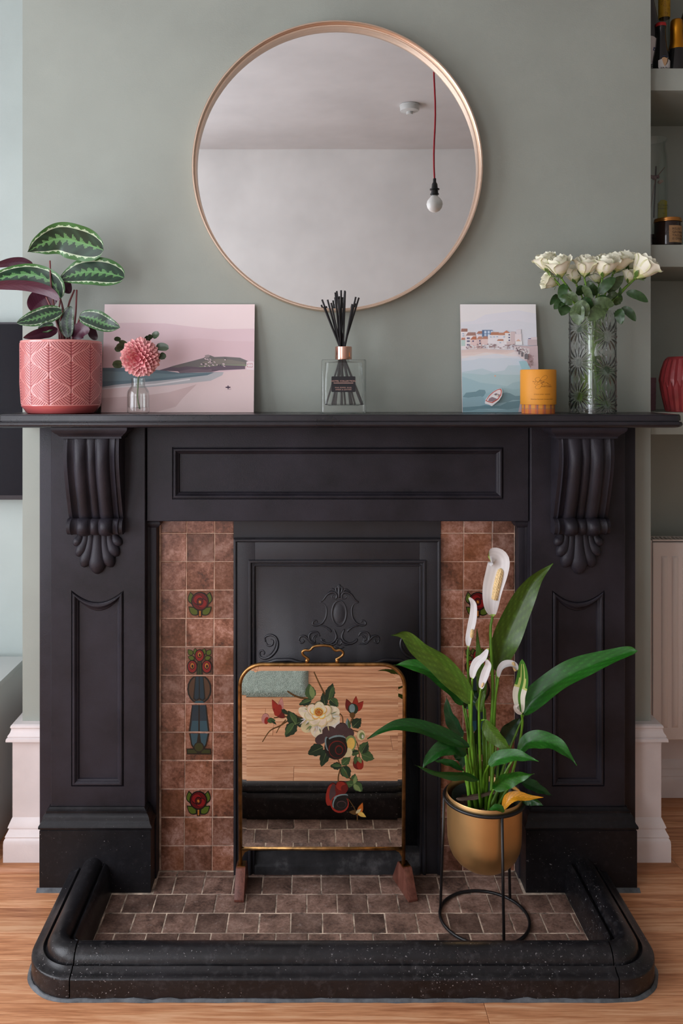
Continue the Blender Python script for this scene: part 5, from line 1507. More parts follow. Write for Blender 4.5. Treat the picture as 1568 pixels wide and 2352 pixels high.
mb.build('glass_bottle', glassmat('thick_clear_glass', (251, 253, 252), refl=1.9, refr=.12), rd, smooth=True, angle=40)
cz0, cz1 = z0 + dh + .001, z0 + dh + 30*m_per_px(DY)
cr_ = 19.2*m_per_px(DY - .02)
MB().lathe([(cr_ - .006, cz0), (cr_, cz0), (cr_ + .0004, cz0 + .001), (cr_ + .0004, cz1 - .001), (cr_ - .0005, cz1), (.0115, cz1), (.0115, cz0)], (db.x, db.y, 0), 48).build('collar', M['rose_gold'], rd, smooth=True, angle=40)
lf_ = db.y - dd - .0006
lx0, lx1 = at(761, 0, lf_).x, at(816, 0, lf_).x; lz0, lz1 = at(0, 900.5, lf_).z, at(0, 864.5, lf_).z
def rr2(x0, x1, z0_, z1_, r, y_): return [((x0+x1)/2 + x, y_, (z0_+z1_)/2 + z) for x, z in rrect((x1-x0)/2, (z1_-z0_)/2, r)]
lab = MB().loops([rr2(lx0, lx1, lz0, lz1, .0025, lf_ + .0006), rr2(lx0, lx1, lz0, lz1, .0025, lf_)], True, True, True).build('label', pmat('black_label', (24, 22, 26), .6), rd)
mb = MB(); PLC = lambda x, z: (x, lf_ - .0003, z); k_ = m_per_px(lf_)
cxl = (lx0 + lx1)/2
put_text(mb, 'HOTEL COLLECTION', PLC, 6.0*k_, cxl, at(0, 877.3, lf_).z, spacing=.98)
put_text(mb, 'PINK PEPPER, ROSE,', PLC, 4.0*k_, cxl, at(0, 891.6, lf_).z, spacing=1.12); put_text(mb, 'AMBER & LEATHER', PLC, 4.0*k_, cxl, at(0, 896.2, lf_).z, spacing=1.12)
a, b = at(766, 879.2, lf_), at(811, 880.4, lf_)
mb.poly([PLC(a.x, a.z), PLC(b.x, a.z), PLC(b.x, b.z), PLC(a.x, b.z)])
mb.build('lettering', pmat('copper_print', (200, 160, 148), .4, .3), lab, recalc=False)
def c2p(c, y_): return at(640 + .4209*c[0], 640 + .4209*c[1], y_)
reeds = [((222,115),(437,690),.02), ((250,115),(400,690),.0), ((290,75),(345,690),-.015), ((316,68),(390,690),.012), ((340,64),(342,690),.018), ((362,70),(340,690),-.01), ((350,66),(300,660),.01), ((420,100),(290,690),-.005), ((437,104),(250,690),.014), ((284,132),(400,680),-.02), ((402,140),(300,690),-.018), ((226,152),(440,685),-.012), ((328,112),(345,690),-.02), ((308,110),(392,690),.02)]
ORD = ['leftmost', 'second from the left', 'third from the left', 'fourth from the left', 'fifth from the left', 'sixth from the left', 'seventh from the left', 'seventh from the right', 'sixth from the right', 'fifth from the right', 'fourth from the right', 'third from the right', 'second from the right', 'rightmost']
rank = {i: r for r, i in enumerate(sorted(range(len(reeds)), key=lambda i: reeds[i][0][0]))}
for k, (tp, bt, dy) in enumerate(reeds):
    T_, B_ = c2p(tp, DY + dy), c2p(bt, DY - dy*.8)
    B_.z = z0 + .0215; B_.x = db.x + max(-dw + .012, min(dw - .012, B_.x - db.x))
    # pass through the neck
    nz = cz1 - .004; t = (nz - B_.z)/(T_.z - B_.z); mid = B_.lerp(T_, t)
    off = Vector((mid.x - db.x, mid.y - db.y, 0)); 
    if off.length > .0085:
        corr = off*(1 - .0085/off.length); T_ = T_ - corr*1.0/max(.4, t)*t; B_ = B_ - corr
    mb = MB().tube([B_, T_], .0024, 8)
    tag(mb.build('reed', M['stickblack'], smooth=True, origin=B_, angle=50), 'black diffuser reed whose upper tip is ' + ORD[rank[k]], 'reed', 'black diffuser reeds')

# ================================================================== ORANGE CANDLE TUBE
CY = -.128
cb = at(1235.5, 946, CY); cb.z = MZ
cR = 40*m_per_px(CY)
cn = thing('candle_box', 'round orange candle tube with script lettering and tartan foot', 'candle', cb)
ch = at(0, 849, CY).z - MZ; cz = at(0, 929.5, CY - cR).z - MZ
MB().lathe([(cR - .003, cz), (cR, cz), (cR + .0003, cz + .001), (cR + .0003, ch - .0025), (cR - .0008, ch - .0005), (cR - .003, ch), (.0001, ch)], cb, 72).build('lid', pmat('orange_card', (226, 150, 44), .55, bump=.03), cn, smooth=True, angle=40)
mb = MB(); 
tart = [rgb(222,150,60), rgb(206,112,62), rgb(150,110,96)]
def tcol(u, v):
    q = (u*14) % 1; c = tart[0]
    if q > .55: c = tart[1]
    if abs(q - .8) < .06: c = tart[2]
    if .5 < v < .62: c = tuple(.6*a + .4*b for a, b in zip(c, tart[2]))
    elif v <= .5: c = tuple(.55*a + .45*b for a, b in zip(c, rgb(206,96,56)))
    return c
r2_ = cR - .0032
mb.grid(lambda u, v: (cb.x + r2_*math.cos(2*math.pi*u), cb.y + r2_*math.sin(2*math.pi*u), MZ + .0004 + (cz - .0004)*v), 140, 16, tcol, wrap=True)
mb.build('tartan_foot', M['art'], cn, smooth=True)
MB().lathe([(.0001, .0004), (r2_, .0004)], cb, 48).build('base', M['art'], cn)
mb = MB()
def onc(x, z, d=.0006):
    """pixel of enlarged view wrapped on the tube front"""
    a = x/(cR + d); return (cb.x + (cR + d)*math.sin(a), cb.y - (cR + d)*math.cos(a), z)
KPX = 100/1568*m_per_px(CY - cR)
def cpx(x, y_): return ((x - 795)*KPX, at(0, 835 + y_*100/1568, CY - cR).z)
sk = [[(670,535),(660,505),(610,500),(545,525),(520,570),(540,610),(590,650),(608,690),(580,730),(520,745),(490,720),(505,690),(560,665),(640,650),(680,600),(740,520),(820,450),(890,425),(945,450),(955,500),(930,540),(870,580),(780,600),(700,600),(665,620)],
      [(665,620),(645,660),(640,690)], [(650,650),(690,600),(720,600),(715,625),(690,650),(720,690),(760,745),(800,770),(900,785),(1100,790)], [(715,650),(735,625),(745,650),(730,690),(760,680),(785,650),(800,630),(790,680),(765,740),(740,810),(690,880),(620,915),(560,905),(525,870),(525,830),(560,790),(640,750),(720,725),(780,690),(830,660),(855,630),(835,630),(815,655),(825,690),(860,700),(900,690)], [(900,690),(935,685),(960,710),(985,755)], [(935,690),(980,715),(1010,740),(1050,750),(1105,778)]]
for st_ in sk:
    q = catmull([Vector((x, y_, 0)) for x, y_ in st_], len(st_)*5)
    mb.tube([onc(*cpx(p.x, p.y), d=.0004) for p in q], .00022, 5)
def tput(s, x, y_, size, spacing=1.0, align='CENTER'):
    cx_, cz_ = cpx(x, y_); put_text(mb, s, lambda a, b: onc(a, b), size*KPX, cx_, cz_, align, spacing)
tput('Isle of', 480, 662, 46); tput('Candle Company', 935, 842, 58, 1.02); tput('HIGHLAND GORSE', 770, 1126, 50, 1.5); tput('Natural Soya Wax Candle, Handmade in Scotland', 780, 1298, 42, 1.0)
mb.build('lettering', pmat('brown_ink', (66, 42, 26), .6), cn, recalc=False)

# ================================================================== CUT GLASS VASE WITH WHITE ROSES
VYY = -.118
vb = at(1360.5, 946, VYY); vb.z = MZ
vz = thing('glass_vase', 'tall square clear glass vase pressed with daisy reliefs', 'vase', vb)
VS, VRot, VH = .0489, math.radians(26.6), at(0, 716.5, VYY).z - MZ
def relief(f, x, z):
    """daisy relief on face f, x across -1..1 of half width"""
    X = x*VS; off = .044 if f % 2 else .0
    h = 0
    base = math.floor((z - off)/.0885)
    for q in (base, base + 1):
        zc = off + q*.0885 + (.022 if f % 2 == 0 else .0)
        for xc in (0.,):
            dx, dz = X - xc, z - zc; r = math.hypot(dx, dz)
            if r < .048:
                a = math.atan2(dz, dx); pet = max(0, math.cos(a*16))**.8
                prof_ = max(0, min(1, (r - .010)/.008))*max(0, 1 - (r/.048)**4)
                h = max(h, pet*prof_)
    return h
def vpt(u, v, inset=0., rel=1.0, z0_=0., z1_=None):
    f = int(u*4) % 4; x = (u*4 - int(u*4))*2 - 1 if u < 1 else -1
    z1_ = VH if z1_ is None else z1_
    z = z0_ + (z1_ - z0_)*v
    # superellipse-like rounded square
    a = math.radians(f*90 - 90 + x*45)
    c_, s2 = math.cos(a), math.sin(a); n_ = 5
    r = (VS - inset)/((abs(c_)**n_ + abs(s2)**n_)**(1/n_))
    fade = min(1, (1 - v)*18)*min(1, v*40)
    r += rel*(.0050*relief(f, math.tan(math.radians(x*45)), z) - .0008)*fade
    X, Y = r*c_, r*s2
    return (vb.x + X*math.cos(VRot) - Y*math.sin(VRot), vb.y + X*math.sin(VRot) + Y*math.cos(VRot), MZ + .0008 + z)
M['vase_glass'] = glassmat('pressed_glass', (254, 255, 254), refl=1.7, rough=.03, refr=.8)
mb = MB(); mb.grid(lambda u, v: vpt(u, v), 480, 230, wrap=True)
L1 = [vpt(k/256, 1.0) for k in range(256)]; L2 = [vpt(k/256, 1.0, .004, 0) for k in range(256)]
mb.loops([L1, L2], True)
mb.grid(lambda u, v: vpt(u, 1 - v, .0045, 0, .012, VH), 128, 20, wrap=True)
mb.poly([vpt(k/64, 0, .0) for k in range(64)]); mb.poly([vpt(k/64, 0, .0045, 0, .012) for k in range(64)][::-1])
mb.build('glass', M['vase_glass'], vz, smooth=True, recalc=False)
WZ = .113
mb = MB(); mb.grid(lambda u, v: vpt(u, v, .0052, 0, .0125, WZ), 96, 6, wrap=True); mb.poly([vpt(k/96, 1, .0052, 0, .0125, WZ) for k in range(96)])
mb.build('water', glassmat('vase_water', (236, 244, 238), refl=1.2, ior=1.33), vz, smooth=True, angle=50, recalc=False)

PET_C = [lin((250, 247, 226)), lin((246, 242, 206)), lin((222, 228, 158))]
def petal_mesh(name, h, r0, spread, flare, curl, lean, seed):
    rk = random.Random(seed); n_, m_ = 12, 12
    mb = MB(); ph = rk.random()*6
    for side in (1, -1):
        base = len(mb.v)
        for j in range(n_ + 1):
            t = j/n_
            for i in range(m_ + 1):
                q = -1 + 2*i/m_
                wv = math.sin(math.pi*min(1, t*.62 + .12))**.7*(1 - .10*t)
                a = q*spread*wv
                top = t - .12*abs(q)**2.4*t + .03*math.sin(q*7 + ph)*t*t
                r = r0*(.30 + .95*math.sin(min(1, t*1.1)*math.pi*.56)) + flare*r0*t**3 + curl*r0*max(0, t - .72)**1.5*5*(.6 + .4*abs(q)) + .03*r0*math.sin(q*5 + ph)*t
                z = h*top - curl*h*.55*max(0, t - .80)**1.3*3
                mb.v.append(Vector((r*math.sin(a), -r*math.cos(a)*1.0, z)) + Vector((0, 0, 0)))
                if side < 0:
                    p = mb.v[-1]; d = Vector((p.x, p.y, 0)); mb.v[-1] = p - d.normalized()*.0005 if d.length > 1e-6 else p
        for j in range(n_):
            for i in range(m_):
                t = (j + .5)/n_; q = abs(-1 + 2*(i + .5)/m_)
                c = PET_C[0] if t > .45 else PET_C[1]
                if t < .22: c = PET_C[2]
                if q > .82 and t > .5: c = tuple((a_ + b_)/2 for a_, b_ in zip(PET_C[0], PET_C[2]))
                mb.cur = c
                f = (base + j*(m_+1) + i, base + j*(m_+1) + i + 1, base + (j+1)*(m_+1) + i + 1, base + (j+1)*(m_+1) + i)
                mb.face(f if side > 0 else f[::-1])
    me = bpy.data.meshes.new(name); me.from_pydata([tuple(p) for p in mb.v], [], mb.f); me.materials.append(M['petalm'])
    at_ = me.color_attributes.new('Col', 'FLOAT_COLOR', 'CORNER'); buf = []
    for p, c in zip(me.polygons, mb.c): buf += list(c)*p.loop_total
    at_.data.foreach_set('color', buf); me.polygons.foreach_set('use_smooth', [True]*len(me.polygons)); me.update()
    return me
# unit rose: about 1 high, radius .5
outer = [petal_mesh('petal', 1.0, .40, 1.05, .28, .30, 0, k) for k in range(3)]
middle = [petal_mesh('petal', 1.06, .33, 1.15, .10, .14, 0, 10 + k) for k in range(2)]
inner = [petal_mesh('petal', 1.08, .235, 1.3, .0, .04, 0, 20 + k) for k in range(2)]
core = petal_mesh('petal', 1.04, .135, 2.4, -.1, 0, 0, 30)
def sepal_mesh():
    mb = MB(); c = lin((96, 128, 56))
    for k in range(5):
        a = 2*math.pi*k/5
        mb.cur = c
        L = []
        for t, w_ in ((0, .05), (.35, .12), (.7, .07), (1, .004)):
            r = .13 + .36*math.sin(t*1.5) + (.12*t if k % 2 else 0); z = -.02 + .50*t - (.35*t*t if k % 2 else 0)
            d = Vector((math.cos(a), math.sin(a), 0)); e = Vector((-math.sin(a), math.cos(a), 0))
            L.append([d*r - e*w_ + Vector((0, 0, z)), d*(r + .01) + Vector((0, 0, z)), d*r + e*w_ + Vector((0, 0, z))])
        mb.loops(L, False)
    mb.cur = lin((110, 142, 60)); mb.lathe([(.03, -.16), (.09, -.12), (.12, -.04), (.14, .04), (.02, .06)], (0, 0, 0), 10)
    me = bpy.data.meshes.new('sepals'); me.from_pydata([tuple(p) for p in mb.v], [], mb.f); me.materials.append(M['leafm'])
    at_ = me.color_attributes.new('Col', 'FLOAT_COLOR', 'CORNER'); buf = []
    for p, c_ in zip(me.polygons, mb.c): buf += list(c_)*p.loop_total
    at_.data.foreach_set('color', buf); me.polygons.foreach_set('use_smooth', [True]*len(me.polygons)); me.update(); return me
sep = sepal_mesh()
def c3p(c, y_): return at(1180 + .2474*c[0], 540 + .2474*c[1], y_)
RG = greenf((44, 74, 34), (90, 112, 62), (84, 104, 64), .06)
RG2 = greenf((74, 94, 56), (110, 126, 84), (60, 84, 46), .06)
RSTEM = pmat('rose_stem', (98, 136, 44), .5, var=.15, vs=40)
roses = [ # bloom base px, bloom top px, depth, tilt to viewer, size factor, foot x offset, label
 ((320,335),(255,160), -.125, .15, .92, .012, 'leftmost white rose leaning out of the vase'),
 ((435,385),(375,200), -.150, .35, 1.05, .020, 'white rose in front of the leftmost rose, facing forward'),
 ((400,455),(260,400), -.105, .10, .80, .016, 'low drooping white rose under the leftmost pair'),
 ((575,440),(530,270), -.090, .10, .92, .008, 'half hidden white rose between the second and third upright blooms'),
 ((655,380),(655,185), -.145, .35, 1.0, -.002, 'upright white rose left of the vase centre'),
 ((785,440),(750,330), -.085, .05, .85, -.012, 'white rose hidden low behind the two central blooms'),
 ((825,380),(838,172), -.150, .40, 1.05, -.010, 'upright white rose just right of the vase centre'),
 ((925,345),(990,155), -.115, .20, .98, -.016, 'greenish white rose right of the central bloom'),
 ((1040,335),(1100,150), -.085, .15, 1.0, -.014, 'white rose at the back behind the rightmost bloom'),
 ((1130,395),(1265,220), -.140, .25, 1.18, -.022, 'large rightmost white rose tilting out over the shelf edge'),
 ((1062,440),(1080,340), -.110, .10, .66, -.018, 'small white rosebud below the rightmost bloom')]
mouth = vb + Vector((0, 0, VH))
for k, (bp, tp, y_, tilt, sz, fx, labl) in enumerate(roses):
    B = c3p(bp, y_); T_ = c3p(tp, y_)
    ax = (T_ - B); H = max(.040, min(.056, ax.length))*1.0
    ax.normalize(); ax = (ax + Vector((0, -tilt, 0))).normalized()
    ro = thing('rose', labl, 'rose', (vb.x + fx, vb.y, MZ + .02), 'white roses in the glass vase')
    po = world_org(ro)
    zq = ax.to_track_quat('Z', 'Y')
    sc1 = .050*sz
    def add(me, rotz, s3, nm):
        o = bpy.data.objects.new(nm, me); COL.objects.link(o); o.parent = ro
        mt = Matrix.Translation(B - po) @ zq.to_matrix().to_4x4() @ Matrix.Rotation(rotz, 4, 'Z') @ Matrix.Diagonal((s3[0], s3[1], s3[2], 1))
        o.matrix_local = mt; ORG[o.name] = po; return o
    rk = random.Random(40 + k); r0 = rk.random()*6
    for q in range(5): add(outer[q % 3], r0 + q*2*math.pi/5 + rk.uniform(-.15, .15), (sc1*rk.uniform(.95, 1.08), sc1*rk.uniform(.95, 1.08), sc1*rk.uniform(.9, 1.0)), 'petal')
    for q in range(4): add(middle[q % 2], r0 + .6 + q*math.pi/2 + rk.uniform(-.15, .15), (sc1, sc1, sc1*rk.uniform(.94, 1.02)), 'petal')
    for q in range(3): add(inner[q % 2], r0 + .3 + q*2*math.pi/3, (sc1, sc1, sc1), 'petal')
    add(core, r0, (sc1, sc1, sc1), 'petal'); add(core, r0 + 3.0, (sc1*.7, sc1*.7, sc1*1.02), 'petal')
    add(sep, r0, (sc1*.86, sc1*.86, sc1*.62), 'sepals')
    mo = mouth + Vector(((B.x - mouth.x)*.28, (B.y - mouth.y)*.3, -.006)); ft = Vector((vb.x - (B.x - mouth.x)*.30 + fx*.4, vb.y - (B.y - mouth.y)*.5, MZ + .018 + .004*(k % 3)))
    pts = catmull([ft, ft.lerp(mo, .5), mo, mo.lerp(B, .55) + Vector((0, 0, .004)), B - ax*.006], 20)
    MB().tube(pts, [.0024]*16 + [.0023, .0022, .0022, .0024, .0028], 7).build('stem', RSTEM, ro, smooth=True)
# leaves: each belongs to one rose
roots = [o for o in COL.objects if o.name.startswith('rose') and o.type == 'EMPTY']
RL = [((470,450),(430,620),46,RG,-.14,0), ((410,560),(335,650),30,RG,-.13,0), ((470,600),(372,690),44,RG,-.145,1), ((480,640),(440,748),62,RG,-.15,1), ((420,580),(540,650),46,RG,-.15,1), ((490,540),(590,625),34,RG2,-.16,1), ((620,560),(585,480),44,RG,-.12,3),
      ((640,470),(720,640),36,RG2,-.155,4), ((620,600),(730,690),50,RG,-.155,4), ((560,640),(690,750),68,RG2,-.175,4), ((575,645),(600,840),70,RG2,-.17,4), ((700,600),(690,420),62,RG2,-.11,5), ((760,560),(700,470),38,RG,-.13,5), ((785,545),(940,395),50,RG,-.15,6), ((770,600),(870,590),30,RG,-.155,6), ((720,640),(930,650),56,RG2,-.165,6), ((840,670),(700,800),66,RG2,-.175,6), ((740,800),(900,1010),70,RG2,-.165,6),
      ((870,540),(1015,380),48,RG2,-.11,7), ((860,600),(960,540),30,RG2,-.12,7), ((930,640),(1010,600),36,RG,-.14,8), ((1040,530),(1245,622),42,RG,-.14,9), ((960,690),(995,830),48,RG,-.16,9), ((1000,670),(1130,800),40,RG,-.15,9), ((975,600),(985,480),16,RG,-.14,10), ((930,650),(1000,560),40,RG,-.12,10), ((560,860),(590,930),40,RG,-.10,3), ((760,1200),(860,1180),60,RG,-.12,8), ((700,1215),(900,1230),46,RG,-.13,6), ((880,1200),(940,1290),40,RG,-.12,9)]
S3 = .2474*m_per_px(-.14)
for k, (a, b, hw, cf, y_, ri) in enumerate(RL):
    A, B = c3p(a, y_), c3p(b, y_ - .012)
    inside = a[1] > 780
    if inside: A.y = B.y = vb.y; A.x = vb.x + (A.x - vb.x)*.8; B.x = vb.x + (B.x - vb.x)*.8
    mid = A.lerp(B, .5) + Vector((0, -.004, .004))
    leaf('leaf', roots[ri], [A, mid, B], hw*S3, 12 if k % 2 else -18, cf, .18, wave=.06, prof=(.55, .7), n=14, m=6, phase=k)
# ================================================================== RIGHT ALCOVE: SHELVES AND WHAT STANDS ON THEM
SHY = .034
tops = [at(1500, 157, SHY).z, at(1500, 562, SHY).z, 1.2425]
labs = ['sage painted alcove shelf holding the dark bottles at the top', 'sage painted alcove shelf holding the glass cloche and amber jar', 'sage painted alcove shelf level with the mantel holding the red vase']
for z, l_ in zip(tops, labs):
    o = MB().box(BX + .0005, XR - .0005, SHY, YA - .0005, z - .062, z).build('alcove_shelf', M['sage'], bevel=.0012, origin=((BX + XR)/2, SHY, z - .062))
    tag(o, l_, 'shelf', 'floating alcove shelves')
S1Z, S2Z, S3Z = tops
BY = .11
def bottle(name, label, px, y_, prof, mat, z0, group=None):
    c = at(px, 100, y_); c.z = z0
    o = thing(name, label, 'bottle', c, group)
    MB().lathe(prof, c, 40).build('glass', mat, o, smooth=True, angle=50)
    return o, c
M['dark_glass'] = pmat('dark_brown_bottle_glass', (16, 13, 12), .12, coat=.3)
M['black_glass'] = pmat('black_bottle_glass', (12, 12, 14), .12, coat=.3)
M['paper'] = pmat('cream_label_paper', (205, 200, 196), .7)
kb = m_per_px(BY)
def wrapped(c, R, d=.0004):
    return lambda x, z: (c.x + (R + d)*math.sin(x/R), c.y - (R + d)*math.cos(x/R), z)
def label_patch(parent, name, c, R, a0, a1, z0, z1, mat, d=.0003, topf=None):
    mb = MB(); n_ = 20
    mb.grid(lambda u, v: (c.x + (R + d)*math.sin(math.radians(a0 + (a1 - a0)*u)), c.y - (R + d)*math.cos(math.radians(a0 + (a1 - a0)*u)), z0 + ((topf(u) if topf else z1) - z0)*v), n_, 6)
    return mb.build(name, mat, parent, smooth=True, recalc=False)
# wine bottle partly behind the chimney breast
R = 21*kb
o, c = bottle('wine_bottle', 'dark wine bottle with pale label beside the chimney breast', 1491, BY, [(.0001, 0), (R, 0.001), (R*1.02, .004), (R*1.02, .135), (R*.94, .160), (R*.72, .190), (R*.48, .222), (R*.40, .25), (R*.40, .31), (R*.36, .315), (.0001, .315)], M['dark_glass'], S1Z, 'bottles on the top shelf')
lp_ = label_patch(o, 'label', c, R*1.02, -80, 62, .015 + S1Z, S1Z + .10, M['paper'], topf=lambda u: S1Z + .082 + .03*math.sin(math.pi*(1 - u)*.9))
mb = MB(); W_ = wrapped(c, R*1.02, .0008); zt1 = at(1500, 150, BY - R).z
put_text(mb, 'EDINBURGH', W_, 16*kb, 2.5*kb, zt1 - 8*kb)
for zz, s1, s2 in ((zt1 + 10*kb, -.02, .02),): pass
mb.build('lettering', pmat('black_ink', (24, 30, 24), .6), lp_, recalc=False)
mb = MB(); mb.cur = rgb(40, 52, 96)
arc = [(-4, 108), (4, 112), (12, 122), (18, 134), (21, 142), (15, 134), (8, 124), (0, 118), (-6, 116)]
def wpx(px, py): return W_((px)*kb, at(0, py, BY - R).z)
mb.poly([wpx(x + 5, y_) for x, y_ in arc]); mb.cur = rgb(70, 110, 150)
for x, y_ in ((2, 132), (7, 133), (12, 131)): mb.poly([wpx(x + a_, y_ + b_) for a_, b_ in ell(0, 0, 2.2, 2.6, 0, 10)])
mb.cur = rgb(196, 160, 120)
for x, y_ in ((4, 137), (9, 138), (14, 128)): mb.poly([wpx(x + a_, y_ + b_) for a_, b_ in ell(0, 0, 1.8, 1.8, 0, 8)])
mb.cur = rgb(190, 90, 80); mb.poly([wpx(-4, 141), wpx(16, 144), wpx(16, 145), wpx(-4, 142)])
mb.build('label_picture', M['art'], lp_, recalc=False)
MB().lathe([(R*.42, .27), (R*.43, .271), (R*.42, .318), (.0001, .318)], c, 24).build('capsule', pmat('blue_capsule', (40, 96, 140), .4), o, smooth=True)
# clear bottle with a yellow patterned sleeve
yb = .19; ky = m_per_px(yb); R = 15.5*ky
def paisley():
    t = NT('yellow_patterned_sleeve'); v = t.pos((1, 1, 1))
    w_ = t.n('ShaderNodeTexVoronoi'); w_.inputs['Scale'].default_value = 130; t.l(v, w_.inputs['Vector'])
    n_ = t.noise(v, 150, 2, .5, 1.5)
    ad = t.n('ShaderNodeMath', operation='ADD'); t.l(w_.outputs['Distance'], ad.inputs[0]); t.l(n_, ad.inputs[1])
    t.base(t.ramp(ad.outputs[0], [(.62, (196, 150, 24)), (.74, (190, 146, 20)), (.80, (110, 46, 20)), (.90, (196, 150, 24))])); t.set(Roughness=.5); return t.m
o, c = bottle('spirit_bottle', 'clear bottle with tall yellow patterned neck sleeve', 1525, yb, [(.0001, 0), (R, .001), (R, .13), (R*.86, .165), (R*.80, .20), (R*.80, .33), (.0001, .33)], glassmat('frosty_bottle_glass', (214, 220, 216), refl=1.5, rough=.1), S1Z, 'bottles on the top shelf')
zs = at(0, 43, yb).z
MB().lathe([(R*.82, zs - S1Z), (R*.84, zs - S1Z + .001), (R*.84, .345), (.0001, .347)], c, 32).build('neck_sleeve', paisley(), o, smooth=True, angle=50)
# stout bottle with red crown cap
ys = .085; ks = m_per_px(ys); zc_ = at(0, 60, ys).z - S1Z; R = 13.5*ks
o, c = bottle('beer_bottle', 'small black beer bottle with red crown cap and harp label', 1517, ys, [(.0001, 0), (R*1.45, .001), (R*1.5, .004), (R*1.5, zc_ - .105), (R*1.35, zc_ - .088), (R*.98, zc_ - .06), (R*.82, zc_ - .035), (R*.78, zc_ - .012), (R*.84, zc_ - .010), (R*.84, zc_), (.0001, zc_)], M['black_glass'], S1Z, 'bottles on the top shelf')
MB().lathe([(R*.86, zc_ - .003), (R*.90, zc_ + .001), (R*.82, zc_ + .007), (R*.5, zc_ + .009), (.0001, zc_ + .0095)], c, 42).build('crown_cap', pmat('red_crown_cap', (176, 26, 28), .4), o, smooth=True)
R2 = R*1.5
lp_ = label_patch(o, 'label', c, R2, -38, 52, S1Z + .002, S1Z + .032, M['paper'], d=.0004, topf=lambda u: S1Z + .034 + .004*math.sin(math.pi*u))
W2 = wrapped(c, R2, .0009); mb = MB()
def spx(px, py, d=.0009): return wrapped(c, R2, d)((px - 1517)*ks, at(0, py, ys - R2).z)
put_text(mb, 'GUINNESS', W2, 10*ks, 2.2*ks, at(0, 160.5, ys - R2).z); mb.build('lettering', pmat('black_ink_2', (22, 22, 22), .6), lp_, recalc=False)
mb = MB(); harp = [(1511, 133), (1516, 131), (1522, 133), (1526, 131.5), (1525, 140), (1521, 148), (1517, 152), (1514, 145)]
mb.cur = rgb(206, 166, 128); mb.poly([spx(*p) for p in harp]); mb.cur = rgb(60, 46, 26); mb.poly([spx(*p, d=.0011) for p in [(1524, 134), (1526, 132), (1525.5, 140), (1522, 147), (1518, 152), (1521.5, 145), (1523.5, 140)]]); mb.cur = rgb(60, 78, 110); mb.poly([spx(*p, d=.0011) for p in [(1509, 130), (1517, 127.5), (1527, 130), (1527, 131), (1517, 128.6), (1509, 131)]])
mb.build('harp_emblem', M['art'], lp_, recalc=False)
# sparkling wine with gold foil
yg = .095; kg = m_per_px(yg); zt0 = at(0, 46, yg).z - S1Z; R = 15*kg
zf0 = at(0, 108, yg - R).z - S1Z
o, c = bottle('sparkling_wine_bottle', 'dark sparkling wine bottle with gold foil neck', 1553, yg, [(.0001, 0), (R*1.9, .001), (R*1.92, .004), (R*1.9, zf0 - .06), (R*1.55, zf0 - .03), (R*1.15, zf0), (R*.8, zf0 + .02), (R*.7, zt0 - .005), (.0001, zt0 - .004)], M['black_glass'], S1Z, 'bottles on the top shelf')
zm_ = at(0, 70, yg).z - S1Z
MB().lathe([(R*1.17, zf0 - .001), (R*1.18, zf0 + .001), (R*.98, zf0 + .016), (R*.88, zm_ - .002), (R*.92, zm_), (R*.93, zm_ + .012), (R*.86, zt0 - .004), (R*.72, zt0), (.0001, zt0 + .001)], c, 40).build('gold_foil', M['gold_foil'], o, smooth=True, angle=60)
MB().tube([wrapped(c, R*1.55, .003)(R*1.5*math.sin(a), S1Z + .004 + .016*math.cos(a)) for a in [(-1.3 + 2.6*k/12) for k in range(13)]], .0009, 6).build('neck_badge', M['rose_gold'], o, smooth=True)
# another dark bottle at the frame edge
o, c = bottle('tall_bottle', 'dark bottle just inside the right picture edge', 1583, .16, [(.0001, 0), (.040, .001), (.040, .15), (.026, .19), (.016, .22), (.015, .31), (.0001, .31)], M['dark_glass'], S1Z, 'bottles on the top shelf')
MB().lathe([(.0165, .235), (.0168, .236), (.0168, .312), (.0001, .313)], c, 24).build('capsule', pmat('brown_capsule', (96, 50, 30), .5), o, smooth=True)

# ---- middle shelf
yc_ = .19; kc = m_per_px(yc_)
cc = at(1494, 500, yc_); cc.z = S2Z
cl = thing('glass_cloche', 'tall clear glass cloche jar with dried flowers partly behind chimney breast', 'cloche', cc)
Rc = 36.5*kc; Hc = at(0, 322, yc_).z - S2Z
prof = [(Rc, .002), (Rc, Hc*.74), (Rc*.97, Hc*.84), (Rc*.88, Hc*.92), (Rc*.86, Hc*.955), (Rc*.95, Hc*.985), (Rc*.97, Hc), (Rc*.92, Hc*.998), (Rc*.82, Hc*.95), (Rc*.80, Hc*.93), (Rc*.9, Hc*.84), (Rc*.95, Hc*.74), (Rc*.95, .01), (.0001, .008)]
MB().lathe(prof, cc, 48).build('glass', M['glass_thin'], cl, smooth=True, angle=60)
MB().lathe([(.0001, .0), (Rc*1.0, .0), (Rc*1.0, .002), (Rc*.94, .0105), (Rc*.94, .05), (.0001, .055)], cc, 40).build('bark_filling', pmat('dried_bark_filling', (70, 52, 48), .9, var=.5, vs=120, bump=.6, bs=200), cl)
MB().tube([at(1501, 500, yc_), at(1506, 382, yc_)], .0022, 8).build('dark_stick', M['stickblack'], cl, smooth=True)
TW = pmat('dried_pink_stem', (110, 72, 62), .8)
MB().tube(catmull([at(1491, 500, yc_ - .01), at(1498, 450, yc_ - .01), at(1506, 412, yc_ - .01), at(1526, 384, yc_ - .01)], 14), .0011, 6).build('dried_stem', TW, cl, smooth=True)
